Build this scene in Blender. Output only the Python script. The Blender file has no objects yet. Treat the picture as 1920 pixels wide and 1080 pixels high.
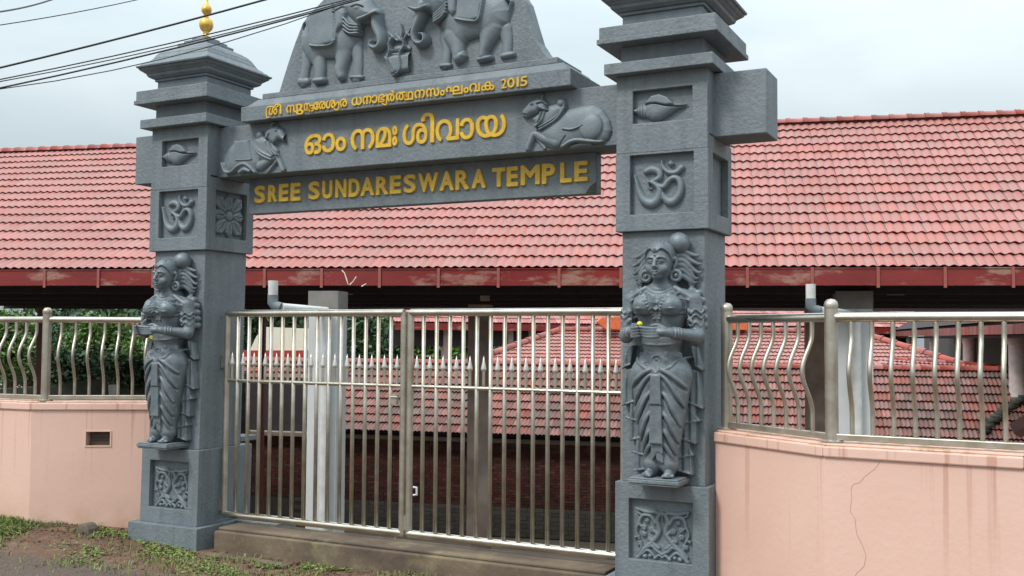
import bpy, bmesh, math, random
import numpy as np
from mathutils import Vector, Matrix, Euler
random.seed(7); np.random.seed(7)
SC = bpy.context.scene
COL = SC.collection
R_ = math.radians

# ------------------------------------------------------------------ camera
FPX = 1937.25
YAW, PITCH, ROLL = R_(26.689), R_(2.672), R_(0.368)
CAM = np.array([3.99, -6.0, 1.6])
_F = np.array([-math.sin(YAW)*math.cos(PITCH), math.cos(YAW)*math.cos(PITCH), math.sin(PITCH)])
_R = np.array([math.cos(YAW), math.sin(YAW), 0.0]); _U = np.cross(_R, _F)
_c, _s = math.cos(ROLL), math.sin(ROLL)
_R, _U = _c*_R+_s*_U, -_s*_R+_c*_U
cd = bpy.data.cameras.new('camera'); cam = bpy.data.objects.new('camera', cd); COL.objects.link(cam)
cd.sensor_width = 36; cd.lens = 36*FPX/1920; cd.clip_start = 0.05; cd.clip_end = 3000
cam.matrix_world = Matrix(((_R[0], _U[0], -_F[0], CAM[0]), (_R[1], _U[1], -_F[1], CAM[1]),
                           (_R[2], _U[2], -_F[2], CAM[2]), (0, 0, 0, 1)))
SC.camera = cam
# survey helpers: a sight line meets a known real plane (used to measure the place, as with a theodolite)
def ray(x, y): return _R*(x-960)/FPX-_U*(y-540)/FPX+_F
def PY(x, y, yy=0.0): d = ray(x, y); return CAM+d*(yy-CAM[1])/d[1]
def PX(x, y, xx): d = ray(x, y); return CAM+d*(xx-CAM[0])/d[0]
def PZ(x, y, zz): d = ray(x, y); return CAM+d*(zz-CAM[2])/d[2]
def AT(x, y, D): return CAM+ray(x, y)*D
def proj(p):
    q = np.array(p, float)-CAM
    return 960+FPX*(q@_R)/(q@_F), 540-FPX*(q@_U)/(q@_F), q@_F

# ------------------------------------------------------------------ world, sun, exposure
SUN_EL, SUN_AZ = R_(50), R_(203)      # azimuth measured clockwise from +Y (north)
world = bpy.data.worlds.new("World"); SC.world = world; world.use_nodes = True
nt = world.node_tree; nt.nodes.clear()
def wn(t, **k):
    n = nt.nodes.new(t)
    for a, b in k.items(): setattr(n, a, b)
    return n
out = wn('ShaderNodeOutputWorld'); bg = wn('ShaderNodeBackground')
sky = wn('ShaderNodeTexSky', sky_type='NISHITA', sun_disc=False)
sky.sun_elevation = SUN_EL; sky.sun_rotation = SUN_AZ; sky.air_density = 1.5; sky.dust_density = 3
tc = wn('ShaderNodeTexCoord'); mp = wn('ShaderNodeMapping'); mp.inputs['Scale'].default_value = (1.0, 1.0, 2.6)
noi = wn('ShaderNodeTexNoise'); noi.inputs['Scale'].default_value = 2.3; noi.inputs['Detail'].default_value = 5; noi.inputs['Roughness'].default_value = .52
rmp = wn('ShaderNodeValToRGB')
rmp.color_ramp.elements[0].position = .32; rmp.color_ramp.elements[0].color = (4.2, 5.0, 5.4, 1)
rmp.color_ramp.elements[1].position = .68; rmp.color_ramp.elements[1].color = (5.9, 6.55, 6.8, 1)
sep = wn('ShaderNodeSeparateXYZ'); mul = wn('ShaderNodeMath', operation='MULTIPLY_ADD')
mul.inputs[1].default_value = 2.7; mul.inputs[2].default_value = 0.70     # overcast sky: zenith brighter than the horizon
mx = wn('ShaderNodeMath', operation='MAXIMUM'); mx.inputs[1].default_value = .70
vm = wn('ShaderNodeVectorMath', operation='SCALE')
mix = wn('ShaderNodeMixRGB'); mix.inputs[0].default_value = .9
L = nt.links.new
L(tc.outputs['Generated'], mp.inputs[0]); L(mp.outputs[0], noi.inputs[0]); L(noi.outputs[0], rmp.inputs[0])
L(tc.outputs['Generated'], sep.inputs[0]); L(sep.outputs[2], mul.inputs[0]); L(mul.outputs[0], mx.inputs[0])
L(rmp.outputs[0], vm.inputs[0]); L(mx.outputs[0], vm.inputs['Scale'])
L(sky.outputs[0], mix.inputs[1]); L(vm.outputs[0], mix.inputs[2]); L(mix.outputs[0], bg.inputs[0])
bg.inputs[1].default_value = .12; L(bg.outputs[0], out.inputs[0])
sd = bpy.data.lights.new('sun', 'SUN'); sun = bpy.data.objects.new('sun', sd); COL.objects.link(sun)
sd.energy = 2.3; sd.angle = R_(14); sd.color = (1, .96, .9)
dv = Vector((math.sin(SUN_AZ)*math.cos(SUN_EL), math.cos(SUN_AZ)*math.cos(SUN_EL), math.sin(SUN_EL)))
sun.rotation_euler = (-dv).to_track_quat('-Z', 'Y').to_euler()
vs = SC.view_settings; vs.view_transform = 'Standard'; vs.look = 'None'; vs.exposure = 0.0; vs.gamma = 1; vs.use_curve_mapping = False

# ------------------------------------------------------------------ materials
MATS = {}
def mat(name, col, rough=.6, metal=0, col2=None, nscale=6, bump=0, bscale=60, spec=.5, stretch=(1, 1, 1), col3=None, n3=30, p3=(.55, .7), rand=0, bdetail=4, coord='Object', speck=0, streak=None, pan=None):
    m = bpy.data.materials.new(name); m.use_nodes = True; t = m.node_tree; b = t.nodes['Principled BSDF']
    N = t.nodes.new; K = t.links.new
    b.inputs['Roughness'].default_value = rough; b.inputs['Metallic'].default_value = metal
    b.inputs['Specular IOR Level'].default_value = spec
    tc = N('ShaderNodeTexCoord'); mp = N('ShaderNodeMapping'); mp.inputs['Scale'].default_value = stretch
    if coord == 'World':
        g = N('ShaderNodeNewGeometry'); K(g.outputs['Position'], mp.inputs[0])
    else: K(tc.outputs[coord], mp.inputs[0])
    def noise(sc, det=4, ro=.55):
        n = N('ShaderNodeTexNoise'); n.inputs['Scale'].default_value = sc; n.inputs['Detail'].default_value = det
        n.inputs['Roughness'].default_value = ro; K(mp.outputs[0], n.inputs[0]); return n
    cur = None
    if col2 is None: col2 = tuple(c*.8 for c in col)
    n = noise(nscale); r = N('ShaderNodeValToRGB')
    r.color_ramp.elements[0].position = .35; r.color_ramp.elements[0].color = (*col2, 1)
    r.color_ramp.elements[1].position = .65; r.color_ramp.elements[1].color = (*col, 1)
    K(n.outputs[0], r.inputs[0]); cur = r.outputs[0]
    if col3:
        n2 = noise(n3, 6, .65); r2 = N('ShaderNodeValToRGB')
        r2.color_ramp.elements[0].position = p3[0]; r2.color_ramp.elements[0].color = (0, 0, 0, 1)
        r2.color_ramp.elements[1].position = p3[1]; r2.color_ramp.elements[1].color = (1, 1, 1, 1)
        K(n2.outputs[0], r2.inputs[0]); x = N('ShaderNodeMixRGB'); x.inputs[2].default_value = (*col3, 1)
        K(r2.outputs[0], x.inputs[0]); K(cur, x.inputs[1]); cur = x.outputs[0]
    if streak:
        ms = N('ShaderNodeMapping'); ms.inputs['Scale'].default_value = (1, 1, .07); gg = N('ShaderNodeNewGeometry'); K(gg.outputs['Position'], ms.inputs[0])
        ns = N('ShaderNodeTexNoise'); ns.inputs['Scale'].default_value = 11; ns.inputs['Detail'].default_value = 5; K(ms.outputs[0], ns.inputs[0])
        rs = N('ShaderNodeValToRGB'); rs.color_ramp.elements[0].position = .5; rs.color_ramp.elements[0].color = (0, 0, 0, 1); rs.color_ramp.elements[1].position = .72; rs.color_ramp.elements[1].color = (.5, .5, .5, 1); K(ns.outputs[0], rs.inputs[0])
        xs_ = N('ShaderNodeMixRGB'); xs_.inputs[2].default_value = (*streak, 1); K(rs.outputs[0], xs_.inputs[0]); K(cur, xs_.inputs[1]); cur = xs_.outputs[0]
    if rand:
        oi = N('ShaderNodeObjectInfo'); at = N('ShaderNodeAttribute'); at.attribute_name = 'tint'
        ad = N('ShaderNodeMath'); ad.operation = 'ADD'; K(oi.outputs['Random'], ad.inputs[0]); K(at.outputs['Fac'], ad.inputs[1])
        fr = N('ShaderNodeMath'); fr.operation = 'FRACT'; K(ad.outputs[0], fr.inputs[0])
        h = N('ShaderNodeHueSaturation'); mr = N('ShaderNodeMapRange'); mr.inputs[3].default_value = 1-rand; mr.inputs[4].default_value = 1+rand*.6
        K(fr.outputs[0], mr.inputs[0]); K(mr.outputs[0], h.inputs['Value'])
        fr2 = N('ShaderNodeMath'); fr2.operation = 'MULTIPLY'; fr2.inputs[1].default_value = 7.31; K(ad.outputs[0], fr2.inputs[0])
        fr3 = N('ShaderNodeMath'); fr3.operation = 'FRACT'; K(fr2.outputs[0], fr3.inputs[0])
        m2 = N('ShaderNodeMapRange'); m2.inputs[3].default_value = 1-rand*.6; m2.inputs[4].default_value = 1+rand*.3
        K(fr3.outputs[0], m2.inputs[0]); K(m2.outputs[0], h.inputs['Saturation']); K(cur, h.inputs['Color']); cur = h.outputs[0]
    if pan:
        ap = N('ShaderNodeAttribute'); ap.attribute_name = 'pan'; npn = noise(2.6, 5); rp = N('ShaderNodeMapRange'); rp.inputs[1].default_value = .38; rp.inputs[2].default_value = .62; rp.inputs[3].default_value = .25; K(npn.outputs[0], rp.inputs[0])
        mp_ = N('ShaderNodeMath'); mp_.operation = 'MULTIPLY'; K(ap.outputs['Fac'], mp_.inputs[0]); K(rp.outputs[0], mp_.inputs[1]); mq = N('ShaderNodeMath'); mq.operation = 'MULTIPLY'; mq.inputs[1].default_value = .8; K(mp_.outputs[0], mq.inputs[0])
        xp = N('ShaderNodeMixRGB'); xp.inputs[2].default_value = (*pan, 1); K(mq.outputs[0], xp.inputs[0]); K(cur, xp.inputs[1]); cur = xp.outputs[0]
    if speck:
        n5 = noise(bscale*1.6, 2, .5); x = N('ShaderNodeMixRGB'); x.blend_type = 'OVERLAY'; x.inputs[0].default_value = speck
        K(cur, x.inputs[1]); K(n5.outputs[0], x.inputs[2]); cur = x.outputs[0]
    K(cur, b.inputs['Base Color'])
    rr = N('ShaderNodeMapRange'); rr.inputs[3].default_value = max(0, rough-.12); rr.inputs[4].default_value = min(1, rough+.12)
    n4 = noise(nscale*3, 3); K(n4.outputs[0], rr.inputs[0]); K(rr.outputs[0], b.inputs['Roughness'])
    if bump:
        n3_ = noise(bscale, bdetail, .6); bp = N('ShaderNodeBump'); bp.inputs['Strength'].default_value = 1; bp.inputs['Distance'].default_value = bump
        K(n3_.outputs[0], bp.inputs['Height']); K(bp.outputs[0], b.inputs['Normal'])
    MATS[name] = m
    return m
PAINT = mat('grey_masonry_paint', (.176, .205, .222), .6, col2=(.142, .170, .187), nscale=3.5, bump=.007, bscale=38, col3=(.19, .215, .225), n3=14, p3=(.56, .8), speck=.12, coord='World', bdetail=6, streak=(.085, .105, .115))
RELIEF = mat('relief_paint', (.178, .214, .235), .5, col2=(.14, .173, .193), nscale=8, bump=.002, bscale=70, coord='World')
STATUE = mat('graphite_paint', (.17, .20, .22),   .42, metal=.15, col2=(.115, .14, .155), nscale=14, bump=.0028, bscale=75, coord='Object')
GOLD = mat('gold_paint', (.74, .48, .045), .4, col2=(.60, .37, .035), nscale=30, bump=.001, bscale=200, coord='World')
BRASS = mat('brass_finial_metal', (.78, .50, .10), .28, metal=.55, col2=(.6, .36, .07), nscale=20)
TILE = mat('clay_roof_tile', (.44, .145, .118), .52, col2=(.38, .12, .098), nscale=1.2, bump=.0015, bscale=90, rand=.12, pan=(.31, .20, .185), col3=(.30, .15, .125), n3=9, p3=(.54, .74), coord='World', spec=.6)
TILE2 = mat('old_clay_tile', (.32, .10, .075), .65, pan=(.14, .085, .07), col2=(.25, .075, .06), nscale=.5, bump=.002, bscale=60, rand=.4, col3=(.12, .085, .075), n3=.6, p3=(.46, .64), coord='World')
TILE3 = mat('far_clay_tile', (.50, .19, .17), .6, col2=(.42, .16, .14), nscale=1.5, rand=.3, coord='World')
RIDGE = mat('ridge_tile', (.40, .085, .06), .45, col2=(.33, .07, .05), nscale=4, rand=.25, coord='World')
GUTTER = mat('red_gutter_paint', (.24, .028, .024), .25, col2=(.18, .022, .02), nscale=1.6, col3=(.33, .17, .13), n3=1.5, p3=(.54, .64), stretch=(1, 1, 3), bump=.001, bscale=30, coord='World')
STEEL = mat('stainless_steel', (.66, .62, .54), .24, metal=1, col2=(.52, .46, .37), nscale=5, coord='World')
STEELD = mat('weathered_steel', (.54, .50, .43), .40, metal=.8, col2=(.40, .355, .28), nscale=9, coord='World')
WHITEM = mat('bright_steel', (.74, .72, .67), .34, metal=.55)
PINK = None
CONC = mat('old_concrete', (.17, .125, .085), .85, col2=(.085, .06, .043), nscale=2.5, bump=.006, bscale=25, col3=(.21, .175, .10), n3=4.5, p3=(.52, .7), coord='World')
WHITE = mat('white_wall_paint', (.60, .61, .61), .6, col2=(.53, .55, .55), nscale=2, bump=.001, bscale=40)
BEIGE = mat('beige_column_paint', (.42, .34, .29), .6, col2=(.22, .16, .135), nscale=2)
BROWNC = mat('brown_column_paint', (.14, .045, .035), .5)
PVC = mat('white_pvc', (.66, .66, .64), .35); PVCG = mat('grey_pvc', (.16, .19, .21), .4)
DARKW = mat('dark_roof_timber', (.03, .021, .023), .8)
BRICK = mat('dark_brick', (.115, .028, .018), .85, col2=(.07, .018, .013), nscale=2, bump=.003, bscale=50, rand=.4, coord='World')
MORT = mat('mortar', (.075, .06, .05), .9); LEDGE = mat('stone_ledge', (.26, .20, .155), .8, nscale=4, bump=.002)
PLINTH = mat('plinth_tile', (.10, .085, .07), .6, rand=.2)
CREAM = mat('cream_paint', (.80, .76, .62), .6, col2=(.76, .72, .58)); REDP = mat('red_paint', (.45, .05, .04), .5)
ORANGE = mat('orange_awning', (.72, .17, .06), .6); YELL = mat('yellow_board', (.6, .48, .08), .6)
CABLE = mat('black_cable', (.012, .012, .014), .5)
LEAF = mat('leaves', (.14, .25, .04), .55, col2=(.07, .15, .025), nscale=3, rand=.4, coord='World')
LEAFD = mat('dark_leaves', (.05, .11, .038), .6, col2=(.025, .065, .025), nscale=3, rand=.4, coord='World')
BARK = mat('bark', (.08, .06, .04), .9)
GRASS = mat('grass_blades', (.13, .20, .035), .7, col2=(.20, .22, .055), nscale=4, rand=.4, coord='World')
DEADL = mat('dry_leaves', (.16, .085, .04), .8, rand=.4, coord='World')
MOSS = mat('mossy_stone', (.065, .07, .055), .95, col2=(.035, .04, .03), nscale=5, bump=.01, bscale=20)
STONE = mat('brown_stone', (.15, .12, .095), .9, nscale=8, bump=.006, bscale=20)
LITW = mat('white_litter', (.7, .7, .68), .6); LITB = mat('blue_litter', (.2, .45, .5), .5)
GLASS = mat('dusty_glass', (.10, .085, .075), .12)
DGREY = mat('rubber_dark_grey', (.05, .05, .055), .6)
BULB = mat('yellow_flower', (.75, .72, .03), .5)

def pink_mat():
    m = bpy.data.materials.new('pink_wall_paint'); m.use_nodes = True; t = m.node_tree; b = t.nodes['Principled BSDF']; N = t.nodes.new; K = t.links.new
    g = N('ShaderNodeNewGeometry'); b.inputs['Roughness'].default_value = .6
    def noise(sc, stretch=(1, 1, 1), det=4, ro=.55):
        mp = N('ShaderNodeMapping'); mp.inputs['Scale'].default_value = stretch; K(g.outputs['Position'], mp.inputs[0])
        n = N('ShaderNodeTexNoise'); n.inputs['Scale'].default_value = sc; n.inputs['Detail'].default_value = det; n.inputs['Roughness'].default_value = ro; K(mp.outputs[0], n.inputs[0]); return n.outputs[0]
    def ramp(i, a, b_, c0=(0, 0, 0, 1), c1=(1, 1, 1, 1)):
        r = N('ShaderNodeValToRGB'); r.color_ramp.elements[0].position = a; r.color_ramp.elements[0].color = c0; r.color_ramp.elements[1].position = b_; r.color_ramp.elements[1].color = c1; K(i, r.inputs[0]); return r.outputs[0]
    def mx(f, a, b_, bt='MIX'):
        x = N('ShaderNodeMixRGB'); x.blend_type = bt
        if isinstance(f, float): x.inputs[0].default_value = f
        else: K(f, x.inputs[0])
        if isinstance(a, tuple): x.inputs[1].default_value = a
        else: K(a, x.inputs[1])
        if isinstance(b_, tuple): x.inputs[2].default_value = b_
        else: K(b_, x.inputs[2])
        return x.outputs[0]
    def mth(op, a, b_):
        n = N('ShaderNodeMath'); n.operation = op
        for i, v in enumerate((a, b_)):
            if isinstance(v, float): n.inputs[i].default_value = v
            else: K(v, n.inputs[i])
        return n.outputs[0]
    c = ramp(noise(1.3), .35, .7, (.74, .485, .40, 1), (.68, .43, .345, 1))
    sp = N('ShaderNodeSeparateXYZ'); K(g.outputs['Position'], sp.inputs[0])
    # rain streaks running down from the coping
    st = ramp(noise(21, (1, 1, .018), 3), .58, .66)
    top = N('ShaderNodeMapRange'); top.inputs[1].default_value = .35; top.inputs[2].default_value = 1.0; K(sp.outputs[2], top.inputs[0])
    c = mx(mth('MULTIPLY', mth('MULTIPLY', st, top.outputs[0]), .5), c, (.42, .17, .11, 1))
    # dirt near the ground
    low = N('ShaderNodeMapRange'); low.inputs[1].default_value = .32; low.inputs[2].default_value = -.02; K(sp.outputs[2], low.inputs[0])
    d = mth('MULTIPLY', low.outputs[0], ramp(noise(7), .3, .75)); c = mx(mth('MULTIPLY', d, .75), c, (.40, .25, .13, 1))
    # coping weathering on top faces
    nr = N('ShaderNodeSeparateXYZ'); K(g.outputs['Normal'], nr.inputs[0]); up = ramp(nr.outputs[2], .6, .9)
    c = mx(mth('MULTIPLY', up, ramp(noise(12), .4, .65)), c, (.42, .27, .15, 1))
    K(c, b.inputs['Base Color'])
    bp = N('ShaderNodeBump'); bp.inputs['Distance'].default_value = .0015; K(noise(30, det=5), bp.inputs['Height']); K(bp.outputs[0], b.inputs['Normal'])
    return m
PINK = pink_mat()

# ------------------------------------------------------------------ mesh helpers
def link(name, me, m=None, parent=None, smooth=False):
    if m is not None:
        me.materials.clear()
        for mm in (m if isinstance(m, (list, tuple)) else [m]): me.materials.append(mm)
    if smooth: me.polygons.foreach_set('use_smooth', [True]*len(me.polygons))
    o = bpy.data.objects.new(name, me); COL.objects.link(o)
    if parent is not None: o.parent = parent
    return o
def tag(o, label=None, cat=None, group=None, kind=None):
    if label: o['label'] = label
    if cat: o['category'] = cat
    if group: o['group'] = group
    if kind: o['kind'] = kind
    return o
def empty(name, loc=(0, 0, 0), rz=0, label=None, cat=None, group=None):
    o = bpy.data.objects.new(name, None); COL.objects.link(o); o.location = loc; o.rotation_euler = (0, 0, rz); o.empty_display_size = .1
    return tag(o, label, cat, group)
class MB:
    def __init__(s): s.v = []; s.f = []; s.t = []
    def add(s, vs, fs, tint=0.0):
        n = len(s.v); s.v += [tuple(map(float, p)) for p in vs]; s.f += [tuple(i+n for i in f) for f in fs]; s.t += [tint]*len(vs)
    def box(s, x0, x1, y0, y1, z0, z1, fn=None, tint=0.0):
        vs = [(x, y, z) for z in (z0, z1) for y in (y0, y1) for x in (x0, x1)]
        if fn: vs = [fn(*p) for p in vs]
        s.add(vs, [(0, 2, 3, 1), (4, 5, 7, 6), (0, 1, 5, 4), (2, 6, 7, 3), (0, 4, 6, 2), (1, 3, 7, 5)], tint)
    def frustum(s, c, r0, r1, z0, z1):     # square frustum, r=(hx,hy)
        cx, cy = c
        vs = [(cx+sx*r0[0], cy+sy*r0[1], z0) for sx, sy in ((-1, -1), (1, -1), (1, 1), (-1, 1))]+[(cx+sx*r1[0], cy+sy*r1[1], z1) for sx, sy in ((-1, -1), (1, -1), (1, 1), (-1, 1))]
        s.add(vs, [(3, 2, 1, 0), (4, 5, 6, 7), (0, 1, 5, 4), (1, 2, 6, 5), (2, 3, 7, 6), (3, 0, 4, 7)])
    def obox(s, P, X, Y, Z, tint=0.0):     # origin corner + three edge vectors
        P, X, Y, Z = map(np.array, (P, X, Y, Z)); vs = [P+a*X+b*Y+c*Z for c in (0, 1) for b in (0, 1) for a in (0, 1)]
        s.add(vs, [(0, 2, 3, 1), (4, 5, 7, 6), (0, 1, 5, 4), (2, 6, 7, 3), (0, 4, 6, 2), (1, 3, 7, 5)], tint)
    def tube(s, pts, r, n=10, caps=True):
        pts = [np.array(p, float) for p in pts]; rs = r if isinstance(r, (list, tuple)) else [r]*len(pts)
        vs = []; up = None
        for i, p in enumerate(pts):
            t = pts[min(i+1, len(pts)-1)]-pts[max(i-1, 0)]; t /= np.linalg.norm(t)+1e-12
            if up is None: up = np.array([0, 0, 1.]) if abs(t[2]) < .9 else np.array([0, 1., 0])
            a = np.cross(t, up); a /= np.linalg.norm(a)+1e-12; b = np.cross(a, t); up = b
            for k in range(n):
                q = 2*math.pi*k/n; vs.append(p+rs[i]*(math.cos(q)*a+math.sin(q)*b))
        fs = [(i*n+k, i*n+(k+1) % n, (i+1)*n+(k+1) % n, (i+1)*n+k) for i in range(len(pts)-1) for k in range(n)]
        if caps: fs += [tuple(range(n))[::-1], tuple((len(pts)-1)*n+k for k in range(n))]
        s.add(vs, fs)
    def lathe(s, prof, c=(0, 0, 0), n=20):
        vs = []; 
        for r, z in prof:
            for k in range(n): q = 2*math.pi*k/n; vs.append((c[0]+r*math.cos(q), c[1]+r*math.sin(q), c[2]+z))
        fs = [(i*n+k, i*n+(k+1) % n, (i+1)*n+(k+1) % n, (i+1)*n+k) for i in range(len(prof)-1) for k in range(n)]
        fs += [tuple(range(n))[::-1], tuple((len(prof)-1)*n+k for k in range(n))]
        s.add(vs, fs)
    def prism(s, poly, y0, y1, fn=None):   # poly in (x,z)
        n = len(poly); a = sum(poly[i][0]*poly[(i+1) % n][1]-poly[(i+1) % n][0]*poly[i][1] for i in range(n))
        if a < 0: poly = poly[::-1]
        vs = [(x, y0, z) for x, z in poly]+[(x, y1, z) for x, z in poly]
        if fn: vs = [fn(*p) for p in vs]
        s.add(vs, [tuple(range(n)), tuple(range(n, 2*n))[::-1]]+[(i, i+n, (i+1) % n+n, (i+1) % n) for i in range(n)])
    def mesh(s, name):
        me = bpy.data.meshes.new(name); me.from_pydata(s.v, [], s.f)
        if any(s.t):
            a = me.attributes.new('tint', 'FLOAT', 'POINT'); a.data.foreach_set('value', s.t)
        me.update(); return me
    def build(s, name, m, parent=None, smooth=False, bevel=0):
        o = link(name, s.mesh(name), m, parent, smooth)
        if smooth and smooth != 2:
            es = o.modifiers.new('s', 'EDGE_SPLIT'); es.split_angle = R_(40)
        if bevel:
            b = o.modifiers.new('b', 'BEVEL'); b.width = bevel; b.segments = 2; b.limit_method = 'ANGLE'
        return o

# ------------------------------------------------------------------ sculpting tools: height-field reliefs and a small signed-distance modeller
def dseg(X, Z, a, b):
    ax, az = a; bx, bz = b; dx, dz = bx-ax, bz-az; L2 = dx*dx+dz*dz+1e-12
    t = np.clip(((X-ax)*dx+(Z-az)*dz)/L2, 0, 1); return np.hypot(X-ax-t*dx, Z-az-t*dz), t
def dpoly(X, Z, P):
    d = np.full(X.shape, 1e9); ins = np.zeros(X.shape, bool); n = len(P)
    for i in range(n):
        a, b = P[i], P[(i+1) % n]; dd, _ = dseg(X, Z, a, b); d = np.minimum(d, dd)
        c = ((a[1] > Z) != (b[1] > Z)) & (X < (b[0]-a[0])*(Z-a[1])/((b[1]-a[1]) or 1e-12)+a[0]); ins ^= c
    return np.where(ins, -d, d)
class Relief:
    def __init__(s, x0, x1, z0, z1, h=.004):
        s.x = np.arange(x0, x1+h, h); s.z = np.arange(z0, z1+h, h); s.X, s.Z = np.meshgrid(s.x, s.z); s.H = np.zeros(s.X.shape); s.M = np.zeros(s.X.shape, bool)
    def lay(s, prof, inside, k=.006):
        a = np.where(inside, prof, 0); m = np.clip(.5+.5*(a-s.H)/k, 0, 1)
        new = s.H*(1-m)+a*m+k*m*(1-m)*.5; s.H = np.where(inside, np.where(s.M, np.maximum(new, 0), a), s.H); s.M |= inside
    def ell(s, cx, cz, rx, rz, h, rot=0, base=0, k=.006):
        c, q = math.cos(rot), math.sin(rot); u = ((s.X-cx)*c+(s.Z-cz)*q)/rx; v = (-(s.X-cx)*q+(s.Z-cz)*c)/rz; r = u*u+v*v
        s.lay(base+h*np.sqrt(np.clip(1-r, 0, 1)), r < 1, k)
    def poly(s, P, h, rnd, base=0, k=.006):
        d = -dpoly(s.X, s.Z, P); t = np.clip(d/rnd, 0, 1); s.lay(base+h*np.sqrt(1-(1-t)**2), d > 0, k)
    def stroke(s, P, w, h, base=0, k=.004, flat=False):
        ws = w if isinstance(w, (list, tuple)) else [w]*len(P)
        P2, W2 = smooth_path(P, ws)
        best = np.full(s.X.shape, -1.0)
        for i in range(len(P2)-1):
            d, t = dseg(s.X, s.Z, P2[i], P2[i+1]); r = W2[i]*(1-t)+W2[i+1]*t; best = np.maximum(best, 1-(d/r)**2)
        pr = np.clip(best, 0, 1); s.lay(base+h*(np.sqrt(pr) if not flat else np.clip(pr*3, 0, 1)), best > 0, k)
    def groove(s, P, w, dep):
        P2, _ = smooth_path(P, [w]*len(P)); best = np.full(s.X.shape, 0.0)
        for i in range(len(P2)-1):
            d, t = dseg(s.X, s.Z, P2[i], P2[i+1]); best = np.maximum(best, np.clip(1-(d/w)**2, 0, 1))
        s.H = np.where(s.M, np.maximum(s.H-dep*best, .001), s.H)
    def mesh(s, name, to3, sink=.006):
        M = s.M; H = np.where(M, np.maximum(s.H, .0005), -sink)
        nz, nx = M.shape; cell = M[:-1, :-1] | M[1:, :-1] | M[:-1, 1:] | M[1:, 1:]
        use = np.zeros(M.shape, bool); use[:-1, :-1] |= cell; use[1:, :-1] |= cell; use[:-1, 1:] |= cell; use[1:, 1:] |= cell
        idx = -np.ones(M.shape, int); idx[use] = np.arange(use.sum())
        V = [to3(x, z, h) for x, z, h in zip(s.X[use], s.Z[use], H[use])]
        j, i = np.nonzero(cell); Fc = np.stack([idx[j, i], idx[j, i+1], idx[j+1, i+1], idx[j+1, i]], 1)
        me = bpy.data.meshes.new(name); me.from_pydata(V, [], Fc.tolist()); me.update(); return me
def smooth_path(P, W, n=5):
    if len(P) < 3: return P, W
    P = [np.array(p, float) for p in P]; o = []; w = []
    for i in range(len(P)-1):
        p0 = P[max(i-1, 0)]; p1 = P[i]; p2 = P[i+1]; p3 = P[min(i+2, len(P)-1)]
        for k in range(n):
            t = k/n; o.append(tuple(.5*((2*p1)+(-p0+p2)*t+(2*p0-5*p1+4*p2-p3)*t*t+(-p0+3*p1-3*p2+p3)*t**3))); w.append(W[i]*(1-t)+W[i+1]*t)
    o.append(tuple(P[-1])); w.append(W[-1]); return o, w

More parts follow.
